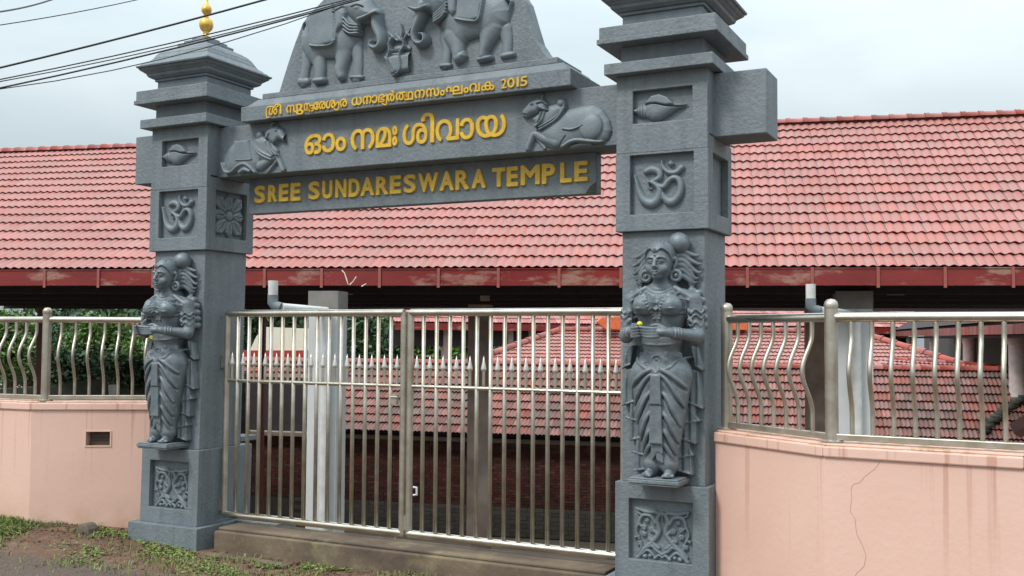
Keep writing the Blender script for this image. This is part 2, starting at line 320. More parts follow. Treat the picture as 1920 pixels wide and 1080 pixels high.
class Vol:
    def __init__(s, lo, hi, h):
        s.h = h; s.lo = np.array(lo); s.n = np.ceil((np.array(hi)-s.lo)/h).astype(int)+1
        s.ax = [s.lo[i]+h*np.arange(s.n[i]) for i in range(3)]; s.F = np.full(tuple(s.n), .08, np.float32)
    def sub(s, lo, hi, pad=.035):
        a = np.clip(np.floor((np.array(lo)-pad-s.lo)/s.h).astype(int), 0, s.n-1); b = np.clip(np.ceil((np.array(hi)+pad-s.lo)/s.h).astype(int)+1, 1, s.n)
        sl = tuple(slice(a[i], b[i]) for i in range(3)); return sl, np.meshgrid(*[s.ax[i][sl[i]] for i in range(3)], indexing='ij')
    def uni(s, sl, d, k):
        A = s.F[sl]; hh = np.clip(.5+.5*(A-d)/k, 0, 1); s.F[sl] = A*(1-hh)+d*hh-k*hh*(1-hh)
    def cut(s, sl, d, k=.004):
        A = s.F[sl]; d = -d; hh = np.clip(.5-.5*(A-d)/k, 0, 1); s.F[sl] = A*(1-hh)+d*hh+k*hh*(1-hh)
    def ell(s, c, r, k=.015, cut=False):
        c = np.array(c); r = np.array(r); sl, (X, Y, Z) = s.sub(c-r, c+r)
        u = np.sqrt(((X-c[0])/r[0])**2+((Y-c[1])/r[1])**2+((Z-c[2])/r[2])**2); v = np.sqrt(((X-c[0])/r[0]**2)**2+((Y-c[1])/r[1]**2)**2+((Z-c[2])/r[2]**2)**2)
        d = u*(u-1)/(v+1e-9); (s.cut if cut else s.uni)(sl, d, k)
    def cap(s, P, r, k=.008, cut=False):
        rs = r if isinstance(r, (list, tuple)) else [r]*len(P); P = [np.array(p, float) for p in P]; m = max(rs)
        lo = np.min(P, 0)-m; hi = np.max(P, 0)+m; sl, (X, Y, Z) = s.sub(lo, hi); best = None
        for i in range(len(P)-1):
            a, b = P[i], P[i+1]; d = b-a; t = np.clip(((X-a[0])*d[0]+(Y-a[1])*d[1]+(Z-a[2])*d[2])/(d@d+1e-12), 0, 1)
            q = np.sqrt((X-a[0]-t*d[0])**2+(Y-a[1]-t*d[1])**2+(Z-a[2]-t*d[2])**2)-(rs[i]*(1-t)+rs[i+1]*t); best = q if best is None else np.minimum(best, q)
        (s.cut if cut else s.uni)(sl, best, k)
    def sp(s, P, r, k=.008, cut=False, n=4):
        rs = list(r) if isinstance(r, (list, tuple)) else [r]*len(P); P2, W2 = smooth_path(P, rs, n); s.cap(P2, list(W2), k, cut)
    def ring(s, c, R, r, axis=1, k=.004, sq=1.0):
        P = []
        for i in range(17):
            a = 2*math.pi*i/16; u, v = R*math.cos(a), R*sq*math.sin(a); p = list(c); o = [q for q in range(3) if q != axis]; p[o[0]] += u; p[o[1]] += v; P.append(p)
        s.cap(P, r, k)
    def prism(s, poly, y0, y1, k=.006, wave=0):
        xs = [p[0] for p in poly]; zs = [p[1] for p in poly]; sl, (X, Y, Z) = s.sub((min(xs), min(y0, y1), min(zs)), (max(xs), max(y0, y1), max(zs)))
        d2 = dpoly(X[:, 0, :], Z[:, 0, :], poly)[:, None, :]; yc, hy = (y0+y1)/2, abs(y1-y0)/2
        dy = np.abs(Y-yc-(wave*np.sin(X*150) if wave else 0))-hy; d = np.minimum(np.maximum(d2, dy), 0)+np.hypot(np.maximum(d2, 0), np.maximum(dy, 0))-.003
        s.uni(sl, d, k)
    def front(s, x, z):      # y of the surface met coming from -y
        i = int(round((x-s.lo[0])/s.h)); k = int(round((z-s.lo[2])/s.h)); col = s.F[np.clip(i, 0, s.n[0]-1), :, np.clip(k, 0, s.n[2]-1)]
        w = np.nonzero(col < 0)[0]; return s.ax[1][w[0]] if len(w) else 0.0
    def on(s, P, off=0): return [(x, s.front(x, z)-off, z) for x, z in P]
    def mesh(s, name):
        F = s.F; h = s.h; ins = F < 0; nx, ny, nz = F.shape
        cnt = np.zeros((nx-1, ny-1, nz-1), np.float32); acc = np.zeros((nx-1, ny-1, nz-1, 3), np.float32)
        cs = [(i, j, k) for i in (0, 1) for j in (0, 1) for k in (0, 1)]
        def C(A, o): return A[o[0]:nx-1+o[0], o[1]:ny-1+o[1], o[2]:nz-1+o[2]]
        s8 = sum(C(ins, o).astype(np.int8) for o in cs); act = (s8 > 0) & (s8 < 8); I = np.argwhere(act)
        idx = -np.ones(act.shape, np.int64); idx[act] = np.arange(len(I))
        V = np.zeros((len(I), 3)); n = np.zeros(len(I))
        for a in cs:
            for ax in range(3):
                if a[ax]: continue
                b = list(a); b[ax] = 1
                fa = F[I[:, 0]+a[0], I[:, 1]+a[1], I[:, 2]+a[2]]; fb = F[I[:, 0]+b[0], I[:, 1]+b[1], I[:, 2]+b[2]]
                cr = (fa < 0) != (fb < 0); t = np.where(cr, fa/(fa-fb+1e-20), 0); p = I+np.array(a); p = p.astype(float); p[:, ax] += t
                V[cr] += p[cr]; n[cr] += 1
        V = s.lo+V/n[:, None]*h; Q = []
        for ax in range(3):
            o = [q for q in range(3) if q != ax]
            sl0 = [slice(1, -1)]*3; sl0[ax] = slice(0, -1); sl1 = [slice(1, -1)]*3; sl1[ax] = slice(1, None)
            a, b = ins[tuple(sl0)], ins[tuple(sl1)]; E = np.argwhere(a != b); flip = a[tuple(E.T)]
            E = E.copy(); E[:, o[0]] += 1; E[:, o[1]] += 1
            def g(d0, d1):
                p = E.copy(); p[:, o[0]] -= d0; p[:, o[1]] -= d1; return idx[p[:, 0], p[:, 1], p[:, 2]]
            q = np.stack([g(1, 1), g(0, 1), g(0, 0), g(1, 0)], 1)
            if ax == 1: flip = ~flip
            q[~flip] = q[~flip][:, ::-1]; Q.append(q)
        Q = np.concatenate(Q); Q = Q[(Q >= 0).all(1)]
        me = bpy.data.meshes.new(name); me.from_pydata(V.tolist(), [], Q.tolist()); me.update()
        me.polygons.foreach_set('use_smooth', [True]*len(me.polygons)); return me

# ------------------------------------------------------------------ roof of clay tiles on the quadrilateral A-B (eave) to D-C (ridge)
def tile_mesh(w, l, amp, humps=2, lift=.032, th=.011, seg=4):
    n = humps*seg; vs = []; fs = []
    for i in range(n+1):
        u = i/n; x = (u-.5)*w*1.0; ph = u*humps*2*math.pi; zz = amp*max(0, .5-.5*math.cos(ph))**.85+(.005 if i == 0 else 0)
        vs += [(x, l*1.08, zz-.002), (x, 0, zz+lift), (x, 0, zz+lift), (x, .003, zz+lift-th)]
    for i in range(n):
        a = i*4; fs += [(a, a+1, a+5, a+4), (a+2, a+3, a+7, a+6)]
    return vs, fs
def set_pan(me, w, humps, n_t):
    seg_n = n_t//4; v = []
    for i in range(seg_n):
        u = i/(seg_n-1); v += [max(0, .5+.5*math.cos(u*humps*2*math.pi))]*4
    a = me.attributes.new('pan', 'FLOAT', 'POINT'); k = len(me.vertices)//n_t; a.data.foreach_set('value', (v*k)[:len(me.vertices)])
def tiled_roof(root, A, B, C, D, w, course, m, humps=2, amp=.022, clip=None, nmax=300, name='tile', maxpx=8, seg=4, occl=None, lift=.032):
    A, B, C, D = (np.array(p, float) for p in (A, B, C, D)); rows = max(1, int(round((np.linalg.norm(D-A)+np.linalg.norm(C-B))/2/course))); cols = max(1, int(round(np.linalg.norm(B-A)/w)))
    tv, tf = tile_mesh(w, course, amp, humps, seg=seg, lift=lift); me = bpy.data.meshes.new(name); me.from_pydata(tv, [], tf); me.polygons.foreach_set('use_smooth', [True]*len(tf)); me.materials.append(m); set_pan(me, w, humps, len(tv))
    P = lambda s, t: (A*(1-s)+B*s)*(1-t)+(D*(1-s)+C*s)*t
    T = []
    for r in range(rows):
        for c in range(cols):
            s, t = (c+.5)/cols, r/rows
            if clip and not clip(s, (r+.5)/rows): continue
            p = P(s, t); ex = P(s+.5/cols, t)-P(s-.5/cols, t); ey = P(s, t+1/rows)-p; sx = np.linalg.norm(ex)/w; sy = np.linalg.norm(ey)/course
            x = ex/np.linalg.norm(ex); y = ey/np.linalg.norm(ey); z = np.cross(x, y); z /= np.linalg.norm(z); y2 = np.cross(z, x)
            ja, jb = random.uniform(-.004, .004), random.uniform(-.003, .003); 
            px, py, dep = proj(p); vis = -20 < px < 1940 and -20 < py < 1100
            if occl and occl(px, py): vis = False
            T.append((0 if vis else 1, dep, p+z*random.uniform(0, .004), x*sx, (y2*math.cos(jb)+z*math.sin(jb)+x*ja)*sy, z))
    T.sort(key=lambda q: (q[0], q[1])); mb = MB(); inv = root.matrix_world.inverted() if root else Matrix()
    for i, (v, dep, p, x, y, z) in enumerate(T):
        if i < nmax and v == 0:
            o = bpy.data.objects.new(name, me); COL.objects.link(o); o.parent = root
            o.matrix_local = Matrix(((x[0], y[0], z[0], p[0]), (x[1], y[1], z[1], p[1]), (x[2], y[2], z[2], p[2]), (0, 0, 0, 1)))
        else: mb.add([p+a*x+b*y+c*z for a, b, c in tv], tf, random.uniform(.001, 1))
    if mb.v:
        o = mb.build('tile_field', m, root); o.data.polygons.foreach_set('use_smooth', [True]*len(o.data.polygons)); set_pan(o.data, w, humps, len(tv)); tag(o, kind='stuff')
    # deck below the tiles
    k = MB(); n = np.cross(B-A, D-A); n /= np.linalg.norm(n); a = n*-.012
    if clip is None:
        g_ = 24; vs = [P(i/g_, j/g_)+a for j in range(g_+1) for i in range(g_+1)]; m_ = len(vs); vs += [v+a*6 for v in vs]; q_ = g_+1
        fs = [(j*q_+i, j*q_+i+1, (j+1)*q_+i+1, (j+1)*q_+i) for j in range(g_) for i in range(g_)]; fs += [tuple(m_+x for x in f[::-1]) for f in fs]
        k.add(vs, fs); k.build('roof_deck', DARKW, root)
    return rows, cols
def foot(P, R0, R1, e):       # point of line R0-R1 square to direction e through P (plan view)
    P, R0, R1 = map(np.array, (P, R0, R1)); d = R1-R0; t = ((P-R0)[:2]@e[:2])/(d[:2]@e[:2]); return R0+d*t
def ridge_line(root, A, B, m, step=.4, r=.11, name='ridge_tile'):
    A, B = np.array(A, float), np.array(B, float); L_ = np.linalg.norm(B-A); n = max(1, int(L_/step)); d = (B-A)/L_; side = np.cross(d, (0, 0, 1)); side /= np.linalg.norm(side); up = np.cross(side, d)
    me = None
    for i in range(n):
        if me is None:
            k = MB(); vs = []; q = 8
            for (t, rr) in ((-.02, r*1.12), (.05, r*1.12), (.055, r), (L_/n+.0, r*.93)):
                for j in range(q+1): a = math.pi*j/q; vs.append((t, rr*math.cos(a), rr*math.sin(a)*.8))
            fs = [(a*(q+1)+j, a*(q+1)+j+1, (a+1)*(q+1)+j+1, (a+1)*(q+1)+j) for a in range(3) for j in range(q)]+[tuple(range(q+1))]
            k.add(vs, fs); me = k.mesh(name); me.materials.append(m); me.polygons.foreach_set('use_smooth', [True]*len(me.polygons))
        p = A+(B-A)*i/n; o = bpy.data.objects.new(name, me); COL.objects.link(o); o.parent = root
        o.matrix_local = Matrix(((d[0], side[0], up[0], p[0]), (d[1], side[1], up[1], p[1]), (d[2], side[2], up[2], p[2]), (0, 0, 0, 1)))

# ================================================================== GROUND
g = MB()
def gz(x, y):
    z = 0.012*math.sin(x*2.1+y*1.3)+.008*math.sin(x*5.3-y*4.1)
    if y > -1.6 and x < -2.1: z += .12*max(0, min(1, (y+1.5)/1.4))*max(0, min(1, (-2.2-x)/1.2))
    if -2.4 < x < 2.6 and y > -.5: z += -.005
    return z-.02
xs = list(np.arange(-9, 9.01, .12)); ys = list(np.arange(-7.5, .61, .1))
g.add([(x, y, gz(x, y)) for y in ys for x in xs], [(j*len(xs)+i, j*len(xs)+i+1, (j+1)*len(xs)+i+1, (j+1)*len(xs)+i) for j in range(len(ys)-1) for i in range(len(xs)-1)])
def ground_mat():
    m = bpy.data.materials.new('verge_soil'); m.use_nodes = True; t = m.node_tree; b = t.nodes['Principled BSDF']; N = t.nodes.new; K = t.links.new
    g_ = N('ShaderNodeNewGeometry'); sp = N('ShaderNodeSeparateXYZ'); K(g_.outputs['Position'], sp.inputs[0]); b.inputs['Roughness'].default_value = .95
    def noise(sc, det=6):
        n = N('ShaderNodeTexNoise'); n.inputs['Scale'].default_value = sc; n.inputs['Detail'].default_value = det; n.inputs['Roughness'].default_value = .65; K(g_.outputs['Position'], n.inputs[0]); return n.outputs[0]
    def ramp(i, *st):
        r = N('ShaderNodeValToRGB'); e = r.color_ramp.elements
        while len(e) < len(st): e.new(.5)
        for q, (p, c) in zip(e, st): q.position = p; q.color = (*c, 1)
        K(i, r.inputs[0]); return r.outputs[0]
    soil = ramp(noise(7), (.3, (.11, .055, .035)), (.5, (.17, .095, .06)), (.72, (.22, .15, .10)))
    road = ramp(noise(60), (.3, (.085, .06, .048)), (.6, (.14, .10, .08)), (.8, (.24, .19, .155)))
    a = N('ShaderNodeMath'); a.operation = 'MULTIPLY_ADD'; a.inputs[1].default_value = -.9; K(noise(2.2), a.inputs[0]); K(sp.outputs[1], a.inputs[2])
    ms = N('ShaderNodeMapRange'); ms.inputs[1].default_value = -1.35; ms.inputs[2].default_value = -1.1; K(a.outputs[0], ms.inputs[0])
    x = N('ShaderNodeMixRGB'); K(ms.outputs[0], x.inputs[0]); K(road, x.inputs[1]); K(soil, x.inputs[2]); K(x.outputs[0], b.inputs['Base Color'])
    bp = N('ShaderNodeBump'); bp.inputs['Distance'].default_value = .03; K(noise(28, 8), bp.inputs['Height']); K(bp.outputs[0], b.inputs['Normal']); return m
GM = ground_mat()
tag(g.build('ground', GM, smooth=2), kind='structure')
ff = MB()
for (x0, x1, y0, y1) in ((-300, 300, -300, -7.5), (-300, -9, -7.5, .6), (9, 300, -7.5, .6)): ff.add([(x0, y0, -.02), (x1, y0, -.02), (x1, y1, -.02), (x0, y1, -.02)], [(0, 1, 2, 3)])
ff.build('road', GM); tag(bpy.data.objects['road'], kind='structure')
lw = MB(); lw.add([(-300, .6, -3.2), (300, .6, -3.2), (300, 500, -3.2), (-300, 500, -3.2)], [(0, 1, 2, 3)]); lw.add([(-300, .6, -3.2), (300, .6, -3.2), (300, .6, -.02), (-300, .6, -.02)], [(0, 1, 2, 3)])
tag(lw.build('temple_courtyard', mat('courtyard_ground', (.20, .15, .11), .9, nscale=1, coord='World')), kind='structure')

# ================================================================== GATEWAY
gate_root = empty('gateway', (0, 0, 0), label='grey painted temple gateway of two carved pillars joined by a lettered beam with elephants', cat='gateway')
def leanL(x, y, z): return (x-(.036*(1-z/2.25) if z < 2.25 else 0), y, z)
def framed(mb, x0, x1, z0, z1, hx0, hx1, hz0, hz1, y0, y1, fn):   # frame bars round a recess, front plane y0
    O = [(x0, z0), (x1, z0), (x1, z1), (x0, z1)]; I = [(hx0, hz0), (hx1, hz0), (hx1, hz1), (hx0, hz1)]; vs = [fn(x, y, z) for y in (y0, y1) for x, z in O+I]; fs = []
    for i in range(4):
        j = (i+1) % 4; fs += [(i, j, 4+j, 4+i), (8+j, 8+i, 12+i, 12+j), (j, i, 8+i, 8+j), (4+i, 4+j, 12+j, 12+i)]
    mb.add(vs, fs)
def pillar(cx, fn, inner):
    W = .295; q = lambda x, y, z: fn(x+cx, y, z) if fn else (x+cx, y, z); m = MB(); e = .001
    # base and lower block with the recessed carved panel
    m.box(-W-.06, W+.06, -.06, .66, -.08, .137, q)
    m.box(-W+.0, W, .045, .60, .137, .715, q)
    framed(m, -W, W, .137, .715, -.205, .195, .255, .618, 0, .0449, q)
    # shaft
    m.box(-.262, .262, .035, .50, .7151, 2.25, q)
    # om block: core and frames on the front and both sides
    m.box(-W+.046, W-.046, .045, .5, 2.25, 2.83, q)
    framed(m, -W, W, 2.25, 2.735, -.2, .205, 2.353, 2.722, 0, .0449, q)
    for sx in (-1, 1):
        a, b = (W-.0459, W) if sx > 0 else (-W, -W+.0459)
        yy = (.0455, .105, .455, .54)
        framed(m, yy[0], yy[3], 2.2505, 2.8195, yy[1], yy[2], 2.355, 2.722, a, b, lambda u, v, z: q(v, u, z))
    # conch block
    m.box(-W+.004, W-.004, .048, .54, 2.8301, 3.222, q)
    framed(m, -W+.004, W-.004, 2.7351, 3.222, -.183, .197, 2.918, 3.122, .003, .0475, q)
    c = (0, .27)
    def slab(h, z0, z1, h1=None): m.frustum(c, (h, h), (h1 or h, h1 or h), z0, z1)
    off = len(m.v)
    slab(.345, 3.2221, 3.292); slab(.262, 3.2921, 3.408); slab(.381, 3.4081, 3.441); slab(.369, 3.4411, 3.517); slab(.268, 3.5171, 3.53, .262); slab(.256, 3.53, 3.605)
    slab(.272, 3.6051, 3.626); slab(.285, 3.6261, 3.64, .31)
    for a, b, z0, z1 in ((.31, .32, 3.64, 3.662), (.32, .343, 3.662, 3.68), (.345, .361, 3.6801, 3.694), (.361, .361, 3.6941, 3.704), (.372, .378, 3.7041, 3.72), (.362, .345, 3.7201, 3.742), (.335, .315, 3.7421, 3.765), (.305, .285, 3.7651, 3.79)): slab(a, z0, z1, b)
    pr = [(.285, 3.79), (.262, 3.83), (.235, 3.862), (.20, 3.885), (.17, 3.90)]
    for i in range(4): slab(pr[i][0], pr[i][1], pr[i+1][1], pr[i+1][0])
    slab(.155, 3.9001, 3.93); slab(.12, 3.9301, 3.958); slab(.078, 3.9581, 3.985)
    for i in range(off, len(m.v)):
        x, y, z = m.v[i]; m.v[i] = (x+cx, y, z)
    return m.build('pillar', PAINT, gate_root, bevel=.0045)
PXR, PXL = 1.985, -1.952
pr_ = pillar(PXR, None, -1); pl_ = pillar(PXL, leanL, 1)
tag(pr_, 'right gate pillar, nearer to the camera, cut by the top of the picture'); tag(pl_, 'left gate pillar topped by a golden finial')
for cx, P in ((PXR, pr_), (PXL, pl_)):
    k = MB(); k.lathe([(.034, 3.98), (.034, 3.995), (.028, 4.0), (.03, 4.008), (.02, 4.02), (.018, 4.03), (.024, 4.035), (.024, 4.045), (.046, 4.068), (.055, 4.09), (.057, 4.11), (.05, 4.14), (.034, 4.158), (.019, 4.165), (.016, 4.18), (.022, 4.19), (.038, 4.21), (.042, 4.23), (.037, 4.252), (.022, 4.27), (.013, 4.29), (.009, 4.33), (.004, 4.39), (.001, 4.44)], (cx, .27, 0), 24)
    k.build('finial', BRASS, P, smooth=True)
# raised bracket slabs (statue plinths) behind the left pillar
k = MB(); k.box(-2.1, -1.8, .602, .80, .725, .765); k.build('rear_plinth', PAINT, pl_, bevel=.004)

# crossbeam with stubs, lettered lintel slab, pediment, name board
k = MB(); k.box(-2.555, 2.6, .13, .43, 2.8205, 3.2125); beam = k.build('crossbeam', PAINT, gate_root, bevel=.006)
k = MB(); k.box(-1.36, 1.37, .03, .55, 3.2126, 3.327)
k.add([(-1.33, .05, 3.3271), (1.34, .05, 3.3271), (1.34, .53, 3.3271), (-1.33, .53, 3.3271), (-1.24, .075, 3.38), (1.30, .075, 3.38), (1.30, .5, 3.38), (-1.24, .5, 3.38)], [(3, 2, 1, 0), (4, 5, 6, 7), (0, 1, 5, 4), (1, 2, 6, 5), (2, 3, 7, 6), (3, 0, 4, 7)])
k.box(-1.20, 1.255, .082, .49, 3.3801, 3.425); lintel = k.build('lintel_slab', PAINT, gate_root, bevel=.006)
k = MB(); k.box(-1.50, 1.44, .30, .39, 2.545, 2.8204); board = k.build('name_board', PAINT, gate_root, bevel=.005)
pts = [(523, 169), (540, 118), (553, 80), (567, 44), (580, 25), (593, 13)]
left = [(PY(x, y, .1)[0], PY(x, y, .1)[2]) for x, y in pts]; right = [(PY(x, y, .1)[0], PY(x, y, .1)[2]) for x, y in ((1029, 104), (1015.6, 93), (1004, 75), (993, 38), (982, 0))]
left[0] = (left[0][0], 3.4251); right[0] = (right[0][0], 3.4251)
top = [(.88, 4.02), (.76, 4.16), (.56, 4.30), (.30, 4.40), (.05, 4.44), (-.2, 4.40), (-.42, 4.28), (-.57, 4.14)]
k = MB(); k.prism(left[::1]+top[::-1]+right[::-1], .1, .26); ped = k.build('pediment', PAINT, gate_root, bevel=.006)

# ---- carved reliefs
def zc(x0, y0, s, yy):         # reading a point off an enlarged view and measuring it on the wall plane y=yy
    def f(*P):
        o = []
        for u, v in P: q = PY(x0+u/s, y0+v/s, yy); o.append((q[0], q[2]))
        return o
    return f
def front3(yy, dx=0, g=1.0): return lambda x, z, h: (x+dx, yy-h*(g if h > 0 else 1), z)
# elephants
A_ = zc(400, 0, 4.5, .1); W_ = lambda *w: [x/4.5/236 for x in w]
r = Relief(-1.0, -.05, 3.40, 4.12, .004)
r.stroke(A_((800, 470), (785, 590), (765, 690)), W_(55, 42, 48), .022)
r.stroke(A_((745, 690), (800, 690)), W_(34, 30), .026)
r.stroke(A_((1210, 380), (1225, 520), (1215, 650)), W_(58, 46, 52), .022); r.stroke(A_((1170, 655), (1265, 655)), W_(16, 16), .026)
r.poly(A_((835, 180), (900, 100), (1010, 50), (1130, 40), (1210, 120), (1270, 240), (1260, 340), (1200, 430), (1140, 510), (1040, 505), (950, 500), (905, 570), (850, 560), (790, 490), (755, 410), (750, 320), (785, 230)), .055, .14)
r.stroke(A_((870, 430), (905, 540), (910, 660)), W_(88, 60, 50), .042); r.stroke(A_((880, 690), (945, 685)), W_(28, 28), .05)
r.stroke(A_((1110, 420), (1100, 530), (1085, 600), (1095, 650)), W_(95, 62, 58, 40), .046)
r.poly(A_((1100, 70), (1170, 0), (1230, -40), (1300, -40), (1350, 0), (1395, 70), (1430, 130), (1415, 170), (1330, 215), (1240, 225), (1170, 170)), .075, .11)
r.stroke(A_((1395, 130), (1400, 230), (1435, 320), (1440, 385), (1405, 420), (1362, 400), (1372, 365)), W_(50, 44, 38, 34, 30, 24, 16), .07)
r.ell(*A_((1265, 90))[0], .035, .022, .02, base=.06); r.groove(A_((1220, 85), (1265, 70), (1315, 85)), .006, .02)
r.poly(A_((835, 195), (900, 100), (1050, 55), (1075, 290), (1070, 375), (945, 410), (870, 405), (855, 290)), .014, .02, base=.056)
r.stroke(A_((870, 405), (945, 412), (1040, 400), (1075, 360)), W_(9, 9, 9, 9), .012, base=.066); r.stroke(A_((835, 195), (850, 290), (870, 400)), W_(8, 8, 8), .01, base=.06); r.stroke(A_((1052, 60), (1080, 290), (1075, 360)), W_(8, 8, 8), .01, base=.062)
r.poly(A_((1070, 50), (1140, 60), (1165, 130), (1150, 230), (1110, 270), (1085, 300), (1075, 180)), .024, .04, base=.056)
r.groove(A_((1060, 130), (1110, 110), (1145, 85)), .006, .02)
for i in range(4): r.stroke(A_((1150, 175+i*32), (1200, 225+i*26), (1268, 235+i*22)), W_(10, 10, 10), .014, base=.062); r.groove(A_((1150, 190+i*32), (1200, 240+i*26), (1268, 250+i*22)), .004, .016)
r.stroke(A_((1285, 190), (1350, 165), (1432, 128)), W_(17, 14, 6), .02, base=.075)
r.stroke(A_((835, 215), (815, 188), (780, 200), (765, 250), (775, 290)), W_(12, 12, 10, 9, 8), .025)
link('elephant_relief', r.mesh('elephant_relief', front3(.1, 0, 1.15)), RELIEF, ped, True)
B_ = zc(760, 0, 4.5, .1); V_ = lambda *w: [x/4.5/262 for x in w]
r = Relief(-.08, 1.02, 3.40, 4.22, .004)
r.stroke(B_((335, 300), (355, 430), (345, 545)), V_(52, 44, 46), .024); r.stroke(B_((310, 560), (385, 555)), V_(20, 20), .028)
r.stroke(B_((845, 250), (865, 360), (860, 450)), V_(62, 46, 44), .024); r.stroke(B_((830, 478), (915, 462)), V_(26, 26), .03)
r.poly(B_((330, 100), (400, 10), (470, -60), (600, -100), (760, -80), (860, 0), (900, 90), (880, 200), (800, 290), (740, 350), (650, 325), (600, 330), (540, 350), (500, 400), (420, 390), (345, 300), (292, 210)), .06, .15)
r.stroke(B_((420, 300), (450, 390), (460, 470)), V_(105, 72, 56), .05); r.poly(B_((410, 470), (470, 440), (520, 430), (535, 480), (500, 530), (440, 555), (415, 520)), .05, .04)
r.stroke(B_((740, 230), (700, 350), (680, 430), (672, 480)), V_(115, 70, 48, 44), .052); r.stroke(B_((640, 515), (730, 495)), V_(24, 26), .05)
r.poly(B_((120, 40), (150, -60), (230, -130), (340, -110), (410, -20), (395, 60), (340, 130), (280, 170), (235, 140), (180, 110)), .08, .12)
r.stroke(B_((175, 60), (165, 130), (130, 220), (105, 300), (120, 365), (165, 385), (200, 355), (190, 310), (160, 305)), V_(62, 52, 42, 35, 33, 30, 26, 20, 12), .075)
r.ell(*B_((250, 0))[0], .035, .022, .02, base=.065)
r.stroke(B_((235, 85), (160, 112), (88, 92)), V_(24, 18, 7), .035, base=.07)
for i in range(4): r.stroke(B_((398-i*4, 50+i*26), (350, 100+i*24), (290, 150+i*20)), V_(11, 11, 11), .014, base=.066); r.groove(B_((396-i*4, 64+i*26), (352, 113+i*24), (292, 163+i*20)), .004, .016)
r.poly(B_((485, -50), (700, -70), (690, 60), (665, 185), (590, 202), (470, 188), (475, 110)), .015, .02, base=.06)
r.stroke(B_((470, 185), (590, 204), (665, 185), (700, 20)), V_(9, 9, 9, 9), .012, base=.07); r.poly(B_((400, -20), (480, -50), (470, 120), (440, 160), (405, 120)), .02, .03, base=.06)
r.stroke(B_((860, -5), (905, 15), (895, 60), (885, 100)), V_(16, 12, 9, 8), .03)
link('elephant_relief', r.mesh('elephant_relief2', front3(.1, 0, 1.15)), RELIEF, ped, True)
# pot with garland and flame between the elephants
r = Relief(-.22, .12, 3.40, 3.80, .004)
r.poly(A_((1445, 480), (1735, 445), (1680, 605), (1515, 640)), .045, .03); r.poly(A_((1470, 450), (1735, 440), (1728, 460), (1450, 492)), .03, .02)
r.poly(A_((1500, 450), (1700, 425), (1660, 380), (1530, 385)), .02, .03)
for P in (((1490, 280), (1540, 330), (1570, 350)), ((1700, 230), (1650, 290), (1620, 340)), ((1590, 200), (1600, 280), (1590, 350)), ((1550, 290), (1580, 330), (1600, 350)), ((1640, 280), (1700, 340), (1700, 400))): r.stroke(A_(*P), W_(10, 16, 8), .03)
for P in (((1540, 330), (1510, 380), (1515, 440), (1500, 500), (1530, 560), (1545, 620)), ((1620, 340), (1635, 400), (1600, 460), (1610, 530), (1600, 600), (1545, 650))):
    q, _ = smooth_path(A_(*P), [1]*6, 4)
    for i in range(0, len(q)): r.ell(q[i][0], q[i][1], .0085, .0085, .014, base=.045)
link('pot_relief', r.mesh('pot_relief', front3(.1)), RELIEF, ped, True)
# reclining bulls
C_ = zc(400, 220, 4.8, .13); S_ = lambda *w: [x/4.8/232 for x in w]
r = Relief(-1.62, -1.0, 2.823, 3.20, .0035)
r.poly(C_((100, 440), (112, 340), (150, 270), (220, 215), (340, 195), (400, 210), (430, 300), (440, 420), (400, 490), (300, 500), (200, 500), (140, 505)), .032, .09)
r.ell(*C_((430, 165))[0], .034, .038, .032); r.poly(C_((380, 200), (450, 170), (500, 180), (560, 240), (600, 300), (590, 380), (500, 430), (420, 380)), .036, .06)
r.poly(C_((495, 210), (490, 150), (530, 90), (590, 75), (645, 110), (665, 160), (700, 185), (690, 225), (655, 232), (610, 210), (570, 260)), .04, .04)
r.ell(*C_((598, 128))[0], .013, .009, .014, base=.034); r.groove(C_((655, 215), (680, 205), (692, 195)), .004, .012); r.groove(C_((560, 250), (600, 215), (650, 232)), .006, .02); r.ell(*C_((680, 182))[0], .006, .004, .01, base=.03); r.poly(C_((498, 205), (510, 150), (535, 120), (545, 150), (520, 200)), .014, .012, base=.036); r.stroke(C_((540, 90), (550, 60), (575, 55)), S_(10, 8, 5), .02, base=.01)
r.stroke(C_((430, 440), (500, 400), (580, 360), (600, 380), (640, 480)), S_(44, 36, 28, 24, 24), .03)
r.stroke(C_((500, 495), (560, 420), (590, 385)), S_(16, 18, 16), .022)
r.stroke(C_((105, 420), (130, 490), (180, 500), (240, 450), (300, 425), (350, 450), (400, 500)), S_(9, 11, 12, 13, 14, 14, 12), .016, base=.026)
r.stroke(C_((260, 500), (300, 475), (350, 490)), S_(16, 22, 16), .02, base=.02)
r.poly(C_((225, 225), (345, 215), (370, 380), (235, 390)), .005, .01, base=.033); 
for P in (((225, 225), (240, 385)), ((235, 392), (368, 385)), ((345, 215), (372, 380))): r.stroke(C_(*P), S_(6, 6), .006, base=.034)
for o in (0, 26): r.stroke(C_((380, 215+o), (430, 290+o), (480, 330+o), (550, 360+o)), S_(9, 9, 9, 9), .01, base=.036)
for o in (0, 30): r.stroke(C_((495+o, 230), (520+o, 290), (570+o, 345)), S_(8, 8, 8), .01, base=.038)
for i in range(3): r.groove(C_((560+i*14, 245-i*5), (590+i*12, 275-i*6)), .003, .01)
link('bull_relief', r.mesh('bull_relief', front3(.13, 0, 1.15)), RELIEF, beam, True)
D_ = zc(760, 180, 4.571, .13); U_ = lambda *w: [x/4.571/262 for x in w]
r = Relief(.95, 1.70, 2.80, 3.20, .0035)
r.poly(D_((1380, 120), (1500, 90), (1620, 75), (1700, 120), (1760, 210), (1778, 300), (1750, 370), (1690, 415), (1600, 405), (1500, 385), (1420, 420), (1350, 455), (1250, 455), (1180, 420), (1130, 330), (1180, 260), (1250, 200)), .04, .11)
